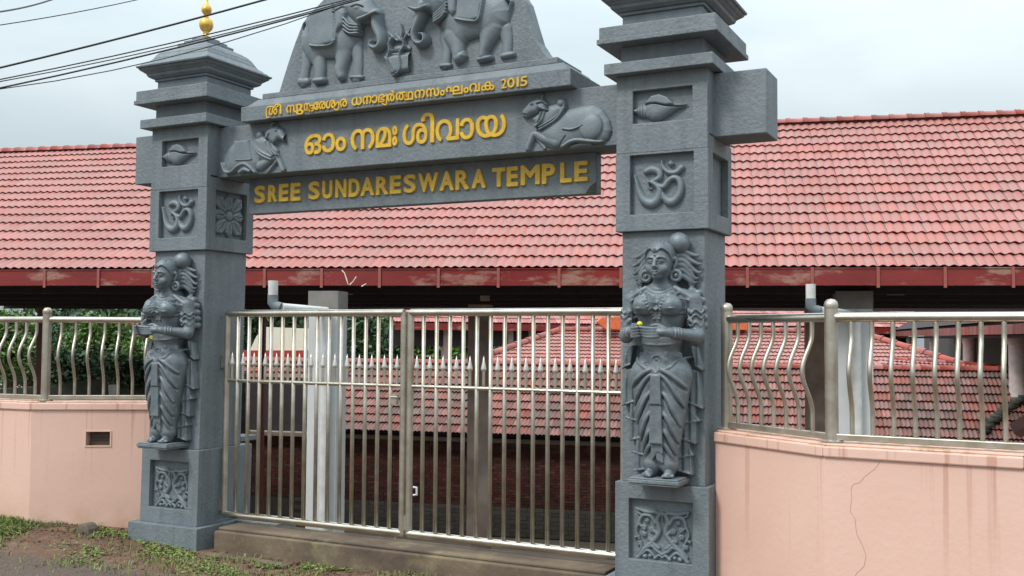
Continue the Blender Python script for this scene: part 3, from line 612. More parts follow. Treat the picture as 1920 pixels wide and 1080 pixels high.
r.ell(*D_((1610, 270))[0], .082, .085, .03, base=.035, k=.02)
r.ell(*D_((1345, 65))[0], .036, .034, .04); r.poly(D_((1170, 130), (1250, 80), (1330, 60), (1390, 110), (1330, 200), (1240, 280), (1150, 290), (1120, 250), (1090, 200)), .04, .06)
r.poly(D_((1000, 145), (1030, 110), (1080, 50), (1140, 20), (1190, 20), (1235, 70), (1240, 120), (1170, 130), (1150, 155), (1100, 170), (1060, 200), (1020, 190)), .045, .035)
r.stroke(D_((1180, 30), (1190, 0), (1175, -15)), U_(12, 9, 5), .03); r.poly(D_((1155, 90), (1200, 90), (1240, 130), (1215, 135), (1170, 120)), .016, .012, base=.04); r.ell(*D_((1110, 78))[0], .014, .010, .016, base=.04); r.groove(D_((1005, 150), (1030, 165), (1060, 170)), .004, .014); r.groove(D_((1075, 200), (1120, 180), (1165, 140)), .006, .025); r.ell(*D_((1025, 130))[0], .007, .005, .012, base=.036); r.groove(D_((1150, 80), (1200, 70), (1245, 130), (1225, 145)), .005, .02)
for o in (0, 22): r.stroke(D_((1385, 85+o), (1330, 170+o), (1260, 225+o), (1170, 275+o)), U_(8, 8, 8, 8), .01, base=.04)
for o in (0, -30): r.stroke(D_((1215+o, 150), (1195+o, 210), (1140+o*.3, 270)), U_(7, 7, 7), .01, base=.042)
r.stroke(D_((1300, 400), (1200, 370), (1120, 330), (1085, 390), (1060, 460)), U_(50, 42, 32, 28, 26), .036)
r.stroke(D_((1120, 360), (1160, 400), (1200, 450)), U_(10, 14, 16), .018)
r.stroke(D_((1370, 290), (1450, 295), (1550, 255)), U_(5, 6, 4), .008, base=.042); r.groove(D_((1375, 300), (1450, 305), (1550, 265)), .003, .01)
r.stroke(D_((1370, 440), (1430, 400), (1500, 385), (1600, 395), (1700, 400)), U_(14, 16, 15, 14, 10), .016, base=.034); r.stroke(D_((1430, 440), (1500, 420), (1600, 418)), U_(14, 18, 12), .022)
r.groove(D_((1390, 350), (1340, 420), (1320, 450)), .005, .014)
link('bull_relief', r.mesh('bull_relief2', front3(.13, 0, 1.05)), RELIEF, beam, True)
# om, conch, flower, scroll
E_ = zc(1120, 290, 6.75, .045); Q_ = lambda *w: [x/6.75/300 for x in w]
def om():
    r = Relief(1.79, 2.19, 2.36, 2.72, .0035)
    r.stroke(E_((630, 215), (700, 190), (780, 215), (800, 280), (740, 330), (670, 345)), Q_(45, 55, 50, 42, 38, 18), .03)
    r.stroke(E_((690, 350), (770, 400), (800, 470), (770, 570), (690, 620), (600, 580), (545, 480), (515, 360), (490, 260)), Q_(28, 42, 48, 60, 66, 58, 42, 26, 5), .036)
    r.stroke(E_((790, 400), (850, 410), (900, 350), (960, 300), (1030, 310), (1065, 390), (1050, 500), (990, 580), (920, 600), (860, 550), (845, 490)), Q_(34, 42, 40, 38, 40, 46, 50, 58, 60, 44, 10), .034)
    r.stroke(E_((650, 330), (660, 420), (700, 440)), Q_(14, 16, 10), .02)
    r.stroke(E_((830, 75), (840, 150), (890, 215), (960, 235), (1030, 215), (1070, 170)), Q_(6, 24, 34, 38, 42, 44), .032)
    r.poly(E_((890, 115), (940, 65), (990, 120), (935, 170)), .032, .02)
    return r.mesh('om_relief', lambda x, z, h: (x-PXR, .045-h, z))
m = om(); o = link('om_relief', m, RELIEF, pr_, True); o.location.x = PXR; o = link('om_relief', m, RELIEF, pl_, True); o.location.x = PXL-.005
G_ = zc(1120, 160, 5.333, .045); T_ = lambda *w: [x/5.333/300 for x in w]
r = Relief(1.80, 2.185, 2.92, 3.12, .003)
r.poly(G_((490, 170), (560, 110), (630, 95), (700, 120), (760, 175), (900, 190), (915, 210), (820, 240), (720, 310), (640, 360), (570, 365), (500, 330), (470, 250)), .045, .06)
r.stroke(G_((380, 265), (420, 265), (470, 262)), T_(8, 38, 75), .036); 
for u, w in ((415, 36), (440, 52), (466, 68)): r.groove(G_((u, 262-w), (u+8, 262), (u, 262+w)), .0035, .012)
r.groove(G_((495, 200), (600, 192), (700, 212), (800, 215), (900, 205)), .006, .03); r.poly(G_((495, 195), (560, 120), (640, 100), (720, 130), (780, 195), (700, 205), (600, 185)), .008, .01, base=.04)
m = r.mesh('conch_relief', lambda x, z, h: (x-PXR, .045-h, z)); o = link('conch_relief', m, RELIEF, pr_, True); o.location.x = PXR; o = link('conch_relief', m, RELIEF, pl_, True); o.location.x = PXL-.01
r = Relief(.10, .46, 2.35, 2.725, .003); cy, cz = .28, 2.537
for i in range(8):
    a = i*math.pi/4+math.pi/2; L_ = .175 if i % 2 == 0 else .21; w = .045 if i % 2 == 0 else .055
    dx, dz = math.cos(a), math.sin(a); P = [(cy+dx*L_*t-dz*w*ww, cz+dz*L_*t+dx*w*ww) for t, ww in ((.22, .35), (.5, .9), (.78, 1), (1, .0), (.78, -1), (.5, -.9), (.22, -.35))]
    r.poly(P, .03, .02); r.groove([(cy+dx*.07, cz+dz*.07), (cy+dx*L_*.85, cz+dz*L_*.85)], .004, .012)
    for s2 in (-1, 1): r.groove([(cy+dx*.07, cz+dz*.07), (cy+dx*L_*.7-dz*s2*w*.5, cz+dz*L_*.7+dx*s2*w*.5)], .003, .006)
r.ell(cy, cz, .055, .055, .034, k=.002); r.groove([(cy+.042*math.cos(t*.4), cz+.042*math.sin(t*.4)) for t in range(17)], .005, .014)
r.M &= (r.X > .106) & (r.X < .454) & (r.Z > 2.356) & (r.Z < 2.721)
m = r.mesh('flower_relief', lambda y, z, h: (h, y, z)); o = link('flower_relief', m, RELIEF, pl_, True); o.location.x = PXL+.295-.0455
def scroll():
    r = Relief(-.21, .20, .25, .62, .0025); x0, x1, z0, z1 = -.165, .165, .257, .55
    N = lambda *P: [(x0+(x1-x0)*u, z1-(z1-z0)*v) for u, v in P]
    for mir in (0, 1):
        f = (lambda *P: N(*[(1-u, v) for u, v in P])) if mir else N
        s = lambda w, *P, h=.024: r.stroke(f(*P), [q*.33 for q in w], h, flat=False)
        s([.05, .05, .05, .05, .045, .035], (.02, 1), (.14, .82), (.34, .6), (.44, .42), (.40, .2), (.47, .05))
        s([.03, .045, .05, .03], (.46, .07), (.36, .03), (.22, .04), (.0, -.02)); s([.02, .03, .02], (.0, -.03), (.03, .06), (.1, .1))
        s([.04, .04, .04, .035, .02], (.36, .25), (.28, .12), (.12, .12), (.06, .28), (.16, .4))
        s([.03, .03, .03], (.04, .3), (.0, .45), (.06, .6)); s([.015, .03, .015], (.06, .55), (-.01, .57), (-.03, .6))
        for u, v, w in ((.2, .22, .05), (.14, .36, .06), (.3, .4, .062), (.14, .5, .062), (.25, .6, .05), (.06, .7, .06)):
            s([w, w], (u, v), (u+.005, v)); r.groove(f((u-.02, v+.03), (u-.025, v-.01), (u+.01, v-.02), (u+.02, v+.02)), .003, .008)
        s([.04, .035, .02], (.36, .42), (.4, .5), (.32, .58)); s([.035, .03, .02], (.3, .6), (.28, .7), (.2, .76)); s([.035, .03, .02], (.08, .66), (.1, .78), (.02, .9))
        s([.02, .045, .045, .03], (.16, .8), (.3, .72), (.38, .8), (.5, .88)); s([.03, .04, .03], (.1, .92), (.22, .82), (.34, .92)); s([.03, .05, .02], (.32, .66), (.4, .74), (.45, .76))
        for u, v, w in ((.16, .95, .05), (.36, .96, .045), (.26, .93, .04)): s([w, w], (u, v), (u+.01, v))
        s([.02, .035, .02], (.36, .98), (.44, .9), (.5, .95))
    r.stroke(N((.5, .02), (.5, .2)), .006, .02)
    r.M &= (r.Z > .257)
    return r.mesh('scroll_relief', lambda x, z, h: (x, .045-h*.9, z))
m = scroll(); o = link('scroll_relief', m, RELIEF, pr_, True); o.location.x = PXR-.003
o = link('scroll_relief', m, RELIEF, pl_, True); o.location.x = PXL-.034

# ---- raised golden lettering
def glyph(ch):
    """closed outlines of a character, flattened to polylines"""
    c = bpy.data.curves.new('t', 'FONT'); c.body = ch; o = bpy.data.objects.new('t', c); COL.objects.link(o); bpy.context.view_layer.update()
    cv = o.to_curve(bpy.context.evaluated_depsgraph_get()); S_ = []
    for sp_ in cv.splines:
        bp = sp_.bezier_points; n = len(bp); P = []
        if n < 2: continue
        for i in range(n):
            a, b = bp[i], bp[(i+1) % n]; p0, p1, p2, p3 = (np.array(q[:2]) for q in (a.co, a.handle_right, b.handle_left, b.co))
            for k in range(4): t = k/4; P.append((1-t)**3*p0+3*t*(1-t)**2*p1+3*t*t*(1-t)*p2+t**3*p3)
        S_.append(np.array(P))
    o.to_curve_clear(); COL.objects.unlink(o); bpy.data.objects.remove(o); return S_
def letter(parent, chars, x0, x1, z0, z1, y, m, bold, depth=.016, h=.0021):
    """a character cast in relief and fitted between x0..x1, foot z0, head z1; bold = stroke thickening in metres"""
    S_ = glyph(chars); A = np.concatenate(S_); lo, hi = A.min(0), A.max(0); cx = (x0+x1)/2; w2, h2 = (x1-x0)/2-bold, z1-z0-2*bold
    S_ = [np.stack([(P[:, 0]-lo[0])/(hi[0]-lo[0])*2*w2-w2, (P[:, 1]-lo[1])/(hi[1]-lo[1])*h2+bold], 1) for P in S_]
    r = Relief(-(x1-x0)/2-.004, (x1-x0)/2+.004, -.004, z1-z0+.004, h); d = np.full(r.X.shape, 1e9); wn_ = np.zeros(r.X.shape, int)
    for P in S_:
        for i in range(len(P)):
            a, b = P[i], P[(i+1) % len(P)]
            if abs(a-b).sum() < 1e-9: continue
            d = np.minimum(d, dseg(r.X, r.Z, a, b)[0])
            sd_ = (b[0]-a[0])*(r.Z-a[1])-(r.X-a[0])*(b[1]-a[1])
            wn_ += ((a[1] <= r.Z) & (b[1] > r.Z) & (sd_ > 0)).astype(int)-((a[1] > r.Z) & (b[1] <= r.Z) & (sd_ < 0)).astype(int)
    d = np.where(wn_ != 0, -d, d)-bold; r.M = d < 0; r.H = np.where(r.M, depth*np.clip(.72-d/.006, 0, 1), 0)
    o = link('letter', r.mesh('letter', lambda x, z, hh: (x, -hh, z), sink=.001), m, parent, True); o.location = (cx, y, z0)
    o.data.polygons.foreach_set('use_smooth', [False]*len(o.data.polygons)); return o
# English name board: letter spans read in the 2.8235x view from (460,290)
yb = .2995
H_ = lambda u, v=0: PY(460+u/2.8235, 290+v/2.8235, yb)
spans = [('S', 55, 118, 160, 255), ('R', 128, 180, 157, 250), ('E', 185, 240, 152, 248), ('E', 246, 304, 149, 245), ('S', 340, 405, 140, 238), ('U', 413, 472, 137, 235), ('N', 482, 546, 132, 228), ('D', 552, 616, 127, 224), ('A', 616, 692, 122, 219), ('R', 696, 766, 116, 214), ('E', 770, 834, 110, 209), ('S', 842, 912, 103, 205), ('W', 920, 1030, 95, 198), ('A', 1033, 1112, 88, 192), ('R', 1116, 1192, 82, 188), ('A', 1202, 1280, 76, 180), ('T', 1308, 1386, 68, 174), ('E', 1386, 1452, 62, 168), ('M', 1460, 1566, 55, 163), ('P', 1572, 1648, 48, 155), ('L', 1668, 1736, 40, 150), ('E', 1743, 1820, 32, 145)]
zf = np.mean([PY(460+(a+b)/2/2.8235, 290+d/2.8235, yb)[2] for _, a, b, c, d in spans]); zh = np.mean([PY(460+(a+b)/2/2.8235, 290+c/2.8235, yb)[2] for _, a, b, c, d in spans])
for ch, a, b, c, d in spans:
    letter(board, ch, H_(a+2)[0], H_(b-2)[0], zf+random.uniform(-.002, .002), zh+random.uniform(-.002, .002), yb, GOLD, .008)
r = Relief(1.33, 1.44, 2.545, 2.64, .0025); q_ = [PY(x, y, yb) for x, y in ((1098, 362), (1104, 352), (1111, 345), (1118, 341), (1118, 362))]; r.poly([(p[0], p[2]) for p in q_], .004, .004)
for _ in range(14): a = random.uniform(1.35, 1.43); b = random.uniform(2.55, 2.62); r.groove([(a, b), (a+random.uniform(-.02, .02), b+random.uniform(-.02, .02))], .003, .004)
link('chipped_corner', r.mesh('chipped_corner', front3(yb)), MOSS, board)
# main Malayalam line on the beam
ym = .1295
for ch, a, b, c, d in (('ഒ', 60, 214, 248, 433), ('ാ', 216, 336, 238, 415), ('ം', 338, 436, 272, 404), ('ന', 475, 692, 198, 390), ('മ', 700, 842, 183, 370), ('ഃ', 848, 896, 172, 356), ('ശ', 942, 1166, 150, 345), ('ി', 1108, 1228, 55, 330), ('വ', 1238, 1452, 112, 312), ('ാ', 1453, 1586, 102, 298), ('യ', 1600, 1872, 75, 280)):
    p = PY(560+a/4.8, 200+(c+d)/9.6, ym); q = PY(560+b/4.8, 200+(c+d)/9.6, ym); xm = 560+(a+b)/9.6
    letter(beam, ch, p[0], q[0], PY(xm, 200+d/4.8, ym)[2], PY(xm, 200+c/4.8, ym)[2], ym, GOLD, .0052, .013)
# small line on the lintel slab: spans in px of the photograph, foot and head in metres
yl = .0295; z0, z1 = 3.236, 3.298
def small(ch, a, b, lo=z0, hi=z1, bold=.0025):
    ya = 222-(a-499)*.0985; letter(lintel, ch, PY(a, ya, yl)[0], PY(b, ya, yl)[0], lo, hi, yl, GOLD, bold, .011, .0013)
def hook(P, w=.0052):
    r = Relief(min(p[0] for p in P)-.01, max(p[0] for p in P)+.01, min(p[1] for p in P)-.01, max(p[1] for p in P)+.01, .0016); r.stroke(P, w, .011, flat=True)
    link('letter', r.mesh('letter', front3(yl)), GOLD, lintel, True)
def lx(a): return PY(a, 222-(a-499)*.0985, yl)[0]
hook([(lx(518), z0+.058), (lx(506), z0+.066), (lx(501), z0+.05), (lx(501), z0+.0), (lx(502), z0-.014), (lx(506), z0-.012)])
small('ശ', 505, 521); small('ീ', 515, 529, z0, z1+.02)
small('സ', 538, 560); small('ു', 556, 571, z0-.02, z1); small('ന', 571, 583); small('ദ', 580, 590, z0-.008, z0+.045)
small('േ', 589, 599); small('ര', 599, 612); small('ശ', 612, 630); hook([(lx(630), z0+.02), (lx(635), z0+.04), (lx(636), z0-.01), (lx(631), z0-.014), (lx(628), z0-.006)]); small('ര', 638, 652)
small('ധ', 660, 680); small('ന', 681, 698); small('ാ', 698, 709); small('ഭ', 710, 722); hook([(lx(722), z0+.04), (lx(726), z0+.05), (lx(726), z0-.012), (lx(721), z0-.015), (lx(718), z0-.006)])
small('ർ', 727, 741, z0, z1+.018); small('ത', 743, 764); small('ഥ', 760, 776, z0-.004, z1-.004); small('ന', 778, 798); small('സ', 800, 825); small('ം', 826, 835, z0, z0+.04)
small('ഘ', 837, 869, z0-.003, z1-.004); small('ം', 870, 880, z0, z0+.04); small('വ', 881, 901); small('ക', 903, 928)
for ch, a, b in (('2', 940, 951), ('0', 952, 966), ('1', 969.5, 974), ('5', 976, 990)): small(ch, a, b, z0+.001, z1+.006, .0018)

# ================================================================== STATUES (one cast, two copies)
def sculpt():
    v = Vol((-.30, -.40, -.015), (.33, .02, 1.46), .005); C0 = .03
    X = lambda x: C0+x
    # wall-side mass, hips, torso
    for sx in (-1, 1):
        v.cap([(X(sx*.083), -.11, .60), (X(sx*.062), -.125, .34), (X(sx*.047), -.12, .10)], [.103, .084, .055], .025)
    v.ell((X(0), -.11, .60), (.172, .115, .15), .03); v.ell((X(0), -.10, .80), (.122, .10, .13), .04)
    v.ell((X(0), -.10, .97), (.155, .105, .15), .04); v.cap([(X(-.16), -.095, 1.055), (X(0), -.10, 1.085), (X(.16), -.095, 1.055)], [.048, .06, .048], .03)
    v.cap([(X(0), -.06, .2), (X(0), -.05, 1.1)], [.09, .09], .04)
    for sx in (-1, 1): v.ell((X(sx*.078), -.185, 1.01), (.072, .075, .066), .016)
    v.cap([(X(0), -.10, 1.07), (X(0), -.125, 1.2)], [.055, .045], .02)
    # head
    v.ell((X(0), -.145, 1.285), (.077, .092, .108), .012); v.ell((X(0), -.165, 1.215), (.054, .062, .052), .03); v.ell((X(0), -.208, 1.178), (.022, .018, .016), .02)
    v.ell((X(0), -.08, 1.28), (.088, .08, .105), .02)
    for sx in (-1, 1):
        v.ell((X(sx*.042), -.205, 1.225), (.024, .02, .024), .02)                    # cheeks
        v.ell((X(sx*.033), -.236, 1.272), (.024, .014, .014), .006, cut=True)        # sockets
        v.ell((X(sx*.033), -.222, 1.270), (.018, .014, .0095), .003)                 # eyes
        v.sp([(X(sx*.013), -.236, 1.288), (X(sx*.034), -.234, 1.294), (X(sx*.058), -.212, 1.286)], [.004, .006, .004], .006)
        v.sp([(X(sx*.014), -.234, 1.272), (X(sx*.033), -.238, 1.279), (X(sx*.052), -.224, 1.271)], .0028, .002)
        v.sp([(X(sx*.016), -.232, 1.264), (X(sx*.033), -.235, 1.259), (X(sx*.05), -.222, 1.265)], .0025, .002)
        v.sp([(X(sx*.079), -.135, 1.285), (X(sx*.09), -.125, 1.29), (X(sx*.093), -.12, 1.265), (X(sx*.083), -.13, 1.235)], [.008, .011, .011, .008], .004)
        v.ring((X(sx*.093), -.125, 1.188), .03, .011, 1, .003); v.ell((X(sx*.093), -.125, 1.188), (.014, .012, .014), .003)
        v.ell((X(sx*.013), -.243, 1.236), (.008, .008, .007), .004)
    v.cap([(X(0), -.232, 1.285), (X(0), -.255, 1.24)], [.007, .0115], .008)
    v.sp([(X(-.026), -.222, 1.205), (X(-.01), -.24, 1.211), (X(0), -.241, 1.208), (X(.01), -.24, 1.211), (X(.026), -.222, 1.205)], [.003, .0055, .005, .0055, .003], .003)
    v.sp([(X(-.022), -.224, 1.2), (X(0), -.238, 1.194), (X(.022), -.224, 1.2)], [.003, .0075, .003], .003)
    v.sp([(X(-.026), -.232, 1.2035), (X(0), -.247, 1.2015), (X(.026), -.232, 1.2035)], .0022, .002, cut=True)
    # head cloth with parting and brow band
    v.ell((X(0), -.125, 1.318), (.086, .088, .083), .01)
    v.cut(*[(lambda s, g: (s, -((g[2]-1.318-.45*(g[1]+.17))))) (*v.sub((X(-.1), -.27, 1.22), (X(.1), -.19, 1.31), 0))][0], .003) if False else None
    v.sp([(X(-.083), -.15, 1.275), (X(-.068), -.2, 1.325), (X(-.035), -.222, 1.348), (X(-.012), -.232, 1.332), (X(0), -.235, 1.326), (X(.012), -.232, 1.332), (X(.035), -.222, 1.348), (X(.068), -.2, 1.325), (X(.083), -.15, 1.275)], .0065, .003)
    v.ell((X(0), -.238, 1.34), (.009, .008, .009), .003); v.ell((X(0), -.242, 1.305), (.006, .004, .006), .002)
    for i in range(7):
        a = (i-3)*.25; v.sp([(X(math.sin(a)*.06), -.2+abs(a)*.03, 1.36), (X(math.sin(a)*.05), -.15, 1.396), (X(math.sin(a)*.03), -.09, 1.40)], .004, .004, cut=(i % 2 == 0))
    # hair flowing out both sides
    for sx in (-1, 1):
        for i, (z, t, dz) in enumerate(((1.33, .19, -.02), (1.305, .20, -.045), (1.275, .195, -.065), (1.245, .18, -.07), (1.215, .17, -.065), (1.18, .155, -.05))):
            v.sp([(X(sx*.07), -.07, z), (X(sx*.11), -.055, z+.008), (X(sx*.15), -.04, z+dz*.4), (X(sx*t), -.03, z+dz), (X(sx*(t+.022)), -.02, z+dz+.006)], [.018, .018, .016, .011, .004], .005)
        for i, (x, z) in enumerate(((.165, 1.10), (.205, 1.085), (.225, 1.04), (.232, .99), (.237, .94), (.238, .89))):
            v.ell((X(sx*x), -.04, z), (.026, .03, .024), .008); v.ring((X(sx*x), -.062, z), .014, .006, 1, .003)
    # necklaces and shoulder cape
    for R_i, rr, zz in ((.058, .0055, 1.128), (.072, .008, 1.116), (.092, .0065, 1.10), (.112, .0065, 1.088)):
        P = []
        for i in range(13):
            a = math.pi*(i/12); x = X(R_i*1.08*math.cos(a)); z = zz+.02-R_i*.75*math.sin(a); P.append((x, z))
        v.sp(v.on(P, .001), rr, .003, n=2)
    for i in range(15):
        a = math.pi*(.08+.84*i/14); x = X(.083*1.08*math.cos(a)); z = 1.128-.083*.75*math.sin(a); v.ell((x, v.front(x, z)-.001, z), (.0065, .006, .0065), .002)
    for sx in (-1, 1):
        v.sp(v.on([(X(sx*.09), 1.115), (X(sx*.14), 1.085), (X(sx*.19), 1.055)], .002), [.016, .018, .012], .006)
        v.sp(v.on([(X(sx*.075), 1.075), (X(sx*.12), 1.055), (X(sx*.19), 1.035)], .0), [.005, .007, .005], .003)
    # bodice bands and bead chains
    for z in (.992, .962):
        P = [(X(x), z) for x in np.linspace(-.148, .148, 11)]; v.sp(v.on(P, .0), .0055, .004, n=2)
    v.ell((X(0), -.215, .985), (.012, .012, .012), .004)
    for sx in (-1, 1):
        for i in range(9):
            t = i/8; x = X(sx*(.062-.045*t)); z = 1.075-.145*t; v.ell((x, v.front(x, z)-.004, z), (.0085, .009, .0085), .002)
    # arms
    L1 = [(X(-.192), -.10, 1.045), (X(-.213), -.12, .86), (X(-.213), -.135, .83)]; R1 = [(X(.192), -.10, 1.045), (X(.222), -.11, .86), (X(.222), -.125, .83)]
    v.cap(L1, [.046, .042, .043], .02); v.cap(R1, [.046, .042, .043], .02)
    v.cap([(X(-.213), -.135, .828), (X(-.13), -.27, .852)], [.042, .027], .012); v.cap([(X(.222), -.125, .828), (X(.10), -.268, .85)], [.042, .028], .012)
    for sx, Px in ((-1, -.203), (1, .208)):
        for z, rr in ((.975, .05), (.945, .05), (.90, .048)):
            P = [(X(Px+rr*math.cos(a)), -.108-rr*math.sin(a), z+.012*math.cos(a*5)) for a in np.linspace(-.3, math.pi+.3, 15)]; v.sp(P, .0065, .004, n=2)
        for z in (.965, .915): v.sp([(X(Px-sx*.01), -.155, z), (X(Px-sx*.028), -.158, z+.012), (X(Px-sx*.03), -.15, z-.012)], [.012, .009, .004], .004)
    for t in (.66, .76, .86):
        a = np.array([X(.222), -.125, .828]); b = np.array([X(.10), -.268, .85]); c = a+(b-a)*t; d = (b-a)/np.linalg.norm(b-a); s_ = np.cross(d, (0, 0, 1)); u_ = np.cross(s_, d); rr = .034
        v.cap([tuple(c+rr*(math.cos(q)*s_+math.sin(q)*u_)) for q in np.linspace(0, 2*math.pi, 13)], .0055, .002)
        a = np.array([X(-.213), -.135, .828]); b = np.array([X(-.13), -.27, .852]); c = a+(b-a)*t; d = (b-a)/np.linalg.norm(b-a); s_ = np.cross(d, (0, 0, 1)); u_ = np.cross(s_, d)
        v.cap([tuple(c+rr*(math.cos(q)*s_+math.sin(q)*u_)) for q in np.linspace(0, 2*math.pi, 13)], .0055, .002)
    # cupped hands, fingers pointing forward and inward
    v.ell((X(.065), -.295, .852), (.036, .03, .024), .012); v.ell((X(-.115), -.295, .855), (.028, .032, .026), .012)
    v.cap([(X(.10), -.268, .85), (X(.05), -.30, .85)], [.026, .024], .01)
    for i in range(4):
        z = .876-.0165*i; l = (.96, 1, .98, .86)[i]
        v.sp([(X(.045), -.30-.003*i, z-.002), (X(.0), -.335, z-.004), (X(-.055*l), -.352+.006*i, z+.004)], [.0115, .0105, .0085], .003)
        v.sp([(X(-.115), -.305, z), (X(-.095), -.345+.003*i, z-.002), (X(-.06), -.372+.008*i, z+.002)], [.0115, .0105, .0085], .003)
    v.sp([(X(.075), -.275, .872), (X(.035), -.285, .892), (X(.0), -.30, .888)], [.013, .0115, .009], .004); v.sp([(X(-.13), -.28, .872), (X(-.11), -.305, .893), (X(-.08), -.33, .89)], [.012, .011, .009], .004)
    # waistband, belt and its lobed lower edge
    v.sp(v.on([(X(x), .775+.25*x*x*4) for x in np.linspace(-.12, .12, 9)], 0), .0065, .003, n=2)
    lo_ = [(-.17, .715), (-.135, .685), (-.095, .655), (-.06, .635), (-.03, .64), (0, .612), (.03, .64), (.06, .635), (.095, .655), (.12, .69), (.17, .705)]
    for off, rr in ((.0, .0095), (.0, .004)): v.sp(v.on([(X(x), z) for x, z in lo_], off), rr, .003, n=3)
    for x, z, R_i in ((0, .69, .026), (-.06, .66, .016), (.06, .66, .016), (-.115, .715, .015), (.115, .715, .015), (-.05, .715, .012), (.05, .715, .012)):
        y = v.front(X(x), z); v.ring((X(x), y-.002, z), R_i, .005, 1, .002); v.ell((X(x), y-.002, z), (R_i*.45, .01, R_i*.45), .002)
    # spiral folds of the wrapped skirt
    for sx in (-1, 1):
        for z0, x1, z1 in ((.63, .165, .53), (.60, .150, .42), (.50, .132, .31), (.385, .115, .21), (.285, .10, .14), (.20, .09, .10)):
            P = [(.035, z0), (.035+(x1-.035)*.35, z0-(z0-z1)*.22), (.035+(x1-.035)*.7, z0-(z0-z1)*.6), (x1, z1)]
            Q = v.on([(X(sx*x), z) for x, z in P], .0); Q2 = v.on([(X(sx*x), z-.022) for x, z in P], -.002)
            v.sp(Q2, [.006, .012, .013, .008], .006, cut=True); v.sp(Q, [.010, .0135, .0135, .010], .003)
    for sx in (-1, 1):
        v.cap([(X(sx*.046), -.12, .12), (X(sx*.05), -.125, .075)], [.054, .06], .008)
    # hanging pleats between the legs
    for x0, x1, z0, z1, y in ((-.024, .026, .43, .60, -.232), (-.03, .03, .20, .44, -.222)):
        v.prism([(X(x0), z1), (X(x1), z1), (X(x1+.006), z0), (X(x0-.006), z0)], y, y+.09, .005)
        v.sp([(X(x0), y, z1), (X(x0-.006), y, z0)], .005, .003); v.sp([(X(x1), y, z1), (X(x1+.006), y, z0)], .005, .003)
    v.prism([(X(-.03), .2), (X(.03), .2), (X(.035), .14), (X(0), .155), (X(-.03), .10), (X(-.035), .15)], -.20, -.12, .004)
    v.prism([(X(-.01), .15), (X(.03), .14), (X(.035), .085), (X(.0), .10)], -.195, -.12, .004)
    # drapery with pointed folds at both sides, flat to the wall
    for P in (((.15, .64), (.205, .62), (.232, .405), (.13, .44)), ((.11, .45), (.185, .41), (.19, .195), (.08, .225)), ((.07, .24), (.15, .2), (.17, .012), (.07, .03)), ((.10, .36), (.15, .40), (.215, .33), (.10, .30)), ((.08, .16), (.13, .2), (.175, .125), (.08, .10)), ((.17, .77), (.2, .76), (.232, .63), (.19, .655))):
        for sx in (-1, 1):
            q = [(X(sx*a*(1 if sx > 0 else 1.15)), b) for a, b in P]; v.prism(q, -.06, .005, .005, wave=.006)
            v.sp([(q[3][0], -.06, q[3][1]), ((q[2][0]+q[3][0])/2, -.066, (q[2][1]+q[3][1])/2+.004), (q[2][0], -.056, q[2][1])], .006, .003)
            v.sp([(q[1][0], -.055, q[1][1]), (q[2][0], -.056, q[2][1])], .0045, .003)
    # feet
    for sx in (-1, 1):
        x = X(sx*.054); v.cap([(x, -.12, .085), (x, -.125, .03)], [.034, .032], .01); v.cap([(x, -.125, .024), (x+sx*.008, -.185, .016)], [.028, .024], .01)
        for i in range(5):
            xx = x+sx*(-.022+.0125*i)+sx*.008; v.cap([(xx, -.18, .014), (xx+sx*.002, -.212+.005*i, .009)], [.0105, .0085-.0006*i if i else .011], .003)
        v.ring((x, -.122, .052), .036, .006, 2, .003)
    v.F[:, :, v.ax[2] < .0] = np.maximum(v.F[:, :, v.ax[2] < .0], .004)
    return v.mesh('figure')
FIG = sculpt(); FIG.materials.append(STATUE)
bunM = MB(); bunM.lathe([(.0005, -.066), (.025, -.062), (.045, -.05), (.06, -.03), (.0665, -.005), (.064, .02), (.053, .043), (.033, .058), (.012, .066), (.0005, .067)], n=24)
bun_me = bunM.mesh('hair_bun'); bun_me.materials.append(STATUE); bun_me.polygons.foreach_set('use_smooth', [True]*len(bun_me.polygons))
plM = MB(); c = (.0175, -.098)
for hx, hy, z0, z1 in ((.1475, .130, -.048, -.036), (.155, .1365, -.0359, -.014), (.148, .130, -.0139, -.004)): plM.box(c[0]-hx, c[0]+hx, c[1]-hy, .001, z0, z1)
pl_me = plM.mesh('plinth'); pl_me.materials.append(PAINT)
def statue(x, label, rz=0):
    t = empty('statue', (x, .033, .778), rz, label, 'statue', 'statues of women standing on plinths on the gate pillars')
    link('figure', FIG, None, t); FIG.materials.append(STATUE) if not len(FIG.materials) else None
    b = link('hair_bun', bun_me, None, t); b.location = (.12, -.055, 1.385)
    p = link('plinth', pl_me, None, t); bv = p.modifiers.new('b', 'BEVEL'); bv.width = .003
    return t
def link(name, me, m=None, parent=None, smooth=False):
    if m is not None:
        me.materials.clear(); me.materials.append(m)
    if smooth: me.polygons.foreach_set('use_smooth', [True]*len(me.polygons))
    o = bpy.data.objects.new(name, me); COL.objects.link(o)
    if parent is not None: o.parent = parent
    return o
s1 = statue(PXR, 'grey statue of a woman on the right pillar, yellow flower in her cupped hands')
s2 = statue(PXL-.034, 'grey statue of a woman with empty cupped hands on the left pillar under the finial')
k = MB(); k.lathe([(.0005, -.013), (.012, -.011), (.017, -.002), (.016, .007), (.009, .014), (.0005, .016)], n=12); fl = k.mesh('flower'); 
fo = link('yellow_flower', fl, BULB, None, True); fo.location = (PXR-.035, .033-.315, .778+.898); tag(fo, "small yellow flower lying in the right statue's cupped hands", 'flower')

